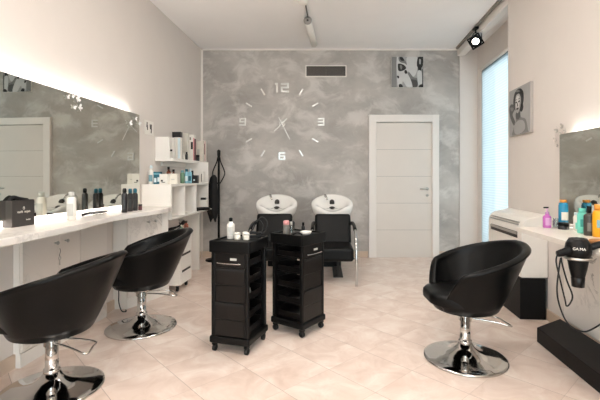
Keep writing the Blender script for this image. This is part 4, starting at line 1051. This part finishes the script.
for k in range(5): mb.lathe([(0.042-0.008*k,0.1+0.0016*k),(0.044-0.008*k,0.1035+0.0012*k)], n=24)
mb.build('air_intake', M_['graphite'] if 'graphite' in M_ else PAL['graphite'], hdry)
ang = math.radians(-118)
Mt = Matrix.Rotation(ang,4,'Z') @ Matrix.Translation((0.0635,0,0.055)) @ Matrix.Rotation(PI/2,4,'Z') @ Matrix.Rotation(PI/2-0.25,4,'X')
text_mesh('brand_text', 'GA.MA', 0.019, PAL['cream'], hdry, Mt, 0.001)
cpts = [(-0.115,-0.01,0.02),(-0.125,-0.015,-0.02),(-0.10,-0.01,-0.12),(-0.07,0.0,-0.22),(-0.055,0.01,-0.26),(-0.035,0.01,-0.245),(-0.03,0.0,-0.20),(-0.06,0.0,-0.12),(-0.085,0.0,-0.03),(-0.09,0.0,0.0),(-0.10,-0.0,-0.05),(-0.10,0.02,-0.18),(-0.075,0.03,-0.28),(-0.02,0.05,-0.37),(0.07,0.07,-0.42),(0.16,0.10,-0.41),(0.28,0.14,-0.36)]
mb = MB(); mb.tube(spline(cpts,6), 0.0042, 8); mb.build('cord', M_['rubber'], hdry)

# cable under the left counter
mb = MB(); mb.tube(spline([(-1.80,3.63,0.30),(-1.79,3.63,0.18),(-1.785,3.62,0.1),(-1.76,3.62,0.02),(-1.73,3.64,0.006),(-1.75,3.68,0.006)],6), 0.005, 6)
tag(mb.build('power_cable', M_['rubber']), 'black cable hanging under left counter behind far chair', 'cable')
# ------------------------------------------------------------------ daylight, camera
w = bpy.data.worlds.new('World'); bpy.context.scene.world = w; w.use_nodes = True
bgn = w.node_tree.nodes['Background']
bgn.inputs['Color'].default_value = (0.91, 0.96, 1.0, 1); bgn.inputs['Strength'].default_value = 5.2
def area(name, loc, rot, sx_, sy_, power, colr, portal=False):
    l = bpy.data.lights.new(name, 'AREA'); l.shape = 'RECTANGLE'; l.size = sx_; l.size_y = sy_; l.energy = power; l.color = colr
    o = bpy.data.objects.new(name, l); C.objects.link(o); o.location = loc; o.rotation_euler = rot
    if portal: l.cycles.is_portal = True
    return o
area('window_portal', (XW(5.2)+0.12, 5.2, 1.45), (0, PI/2, AR), 2.6, 1.7, 1, (1,1,1), True)
area('added_window_portal', (-0.2, Y0-0.13, 1.4), (PI/2, 0, 0), 3.0, 2.6, 1, (1,1,1), True)  # guides sky light through the added window behind the camera

cam = bpy.data.cameras.new('Camera'); co_ = bpy.data.objects.new('Camera', cam); C.objects.link(co_)
co_.location = (0, 0, CAM_Z); co_.rotation_euler = (PI/2, 0, 0)
cam.sensor_width = 36; cam.lens = 24.0; cam.shift_x = -16/600; cam.shift_y = -23/600
cam.clip_start = 0.05
sc = bpy.context.scene
sc.camera = co_
sc.view_settings.view_transform = 'Standard'; sc.view_settings.look = 'None'; sc.view_settings.gamma = 1.0; sc.view_settings.exposure = 0.38
sc.view_settings.use_curve_mapping = False
sc.cycles.use_denoising = True
sc.cycles.max_bounces = 8; sc.cycles.diffuse_bounces = 5; sc.cycles.glossy_bounces = 5
sc.cycles.sample_clamp_indirect = 6.0
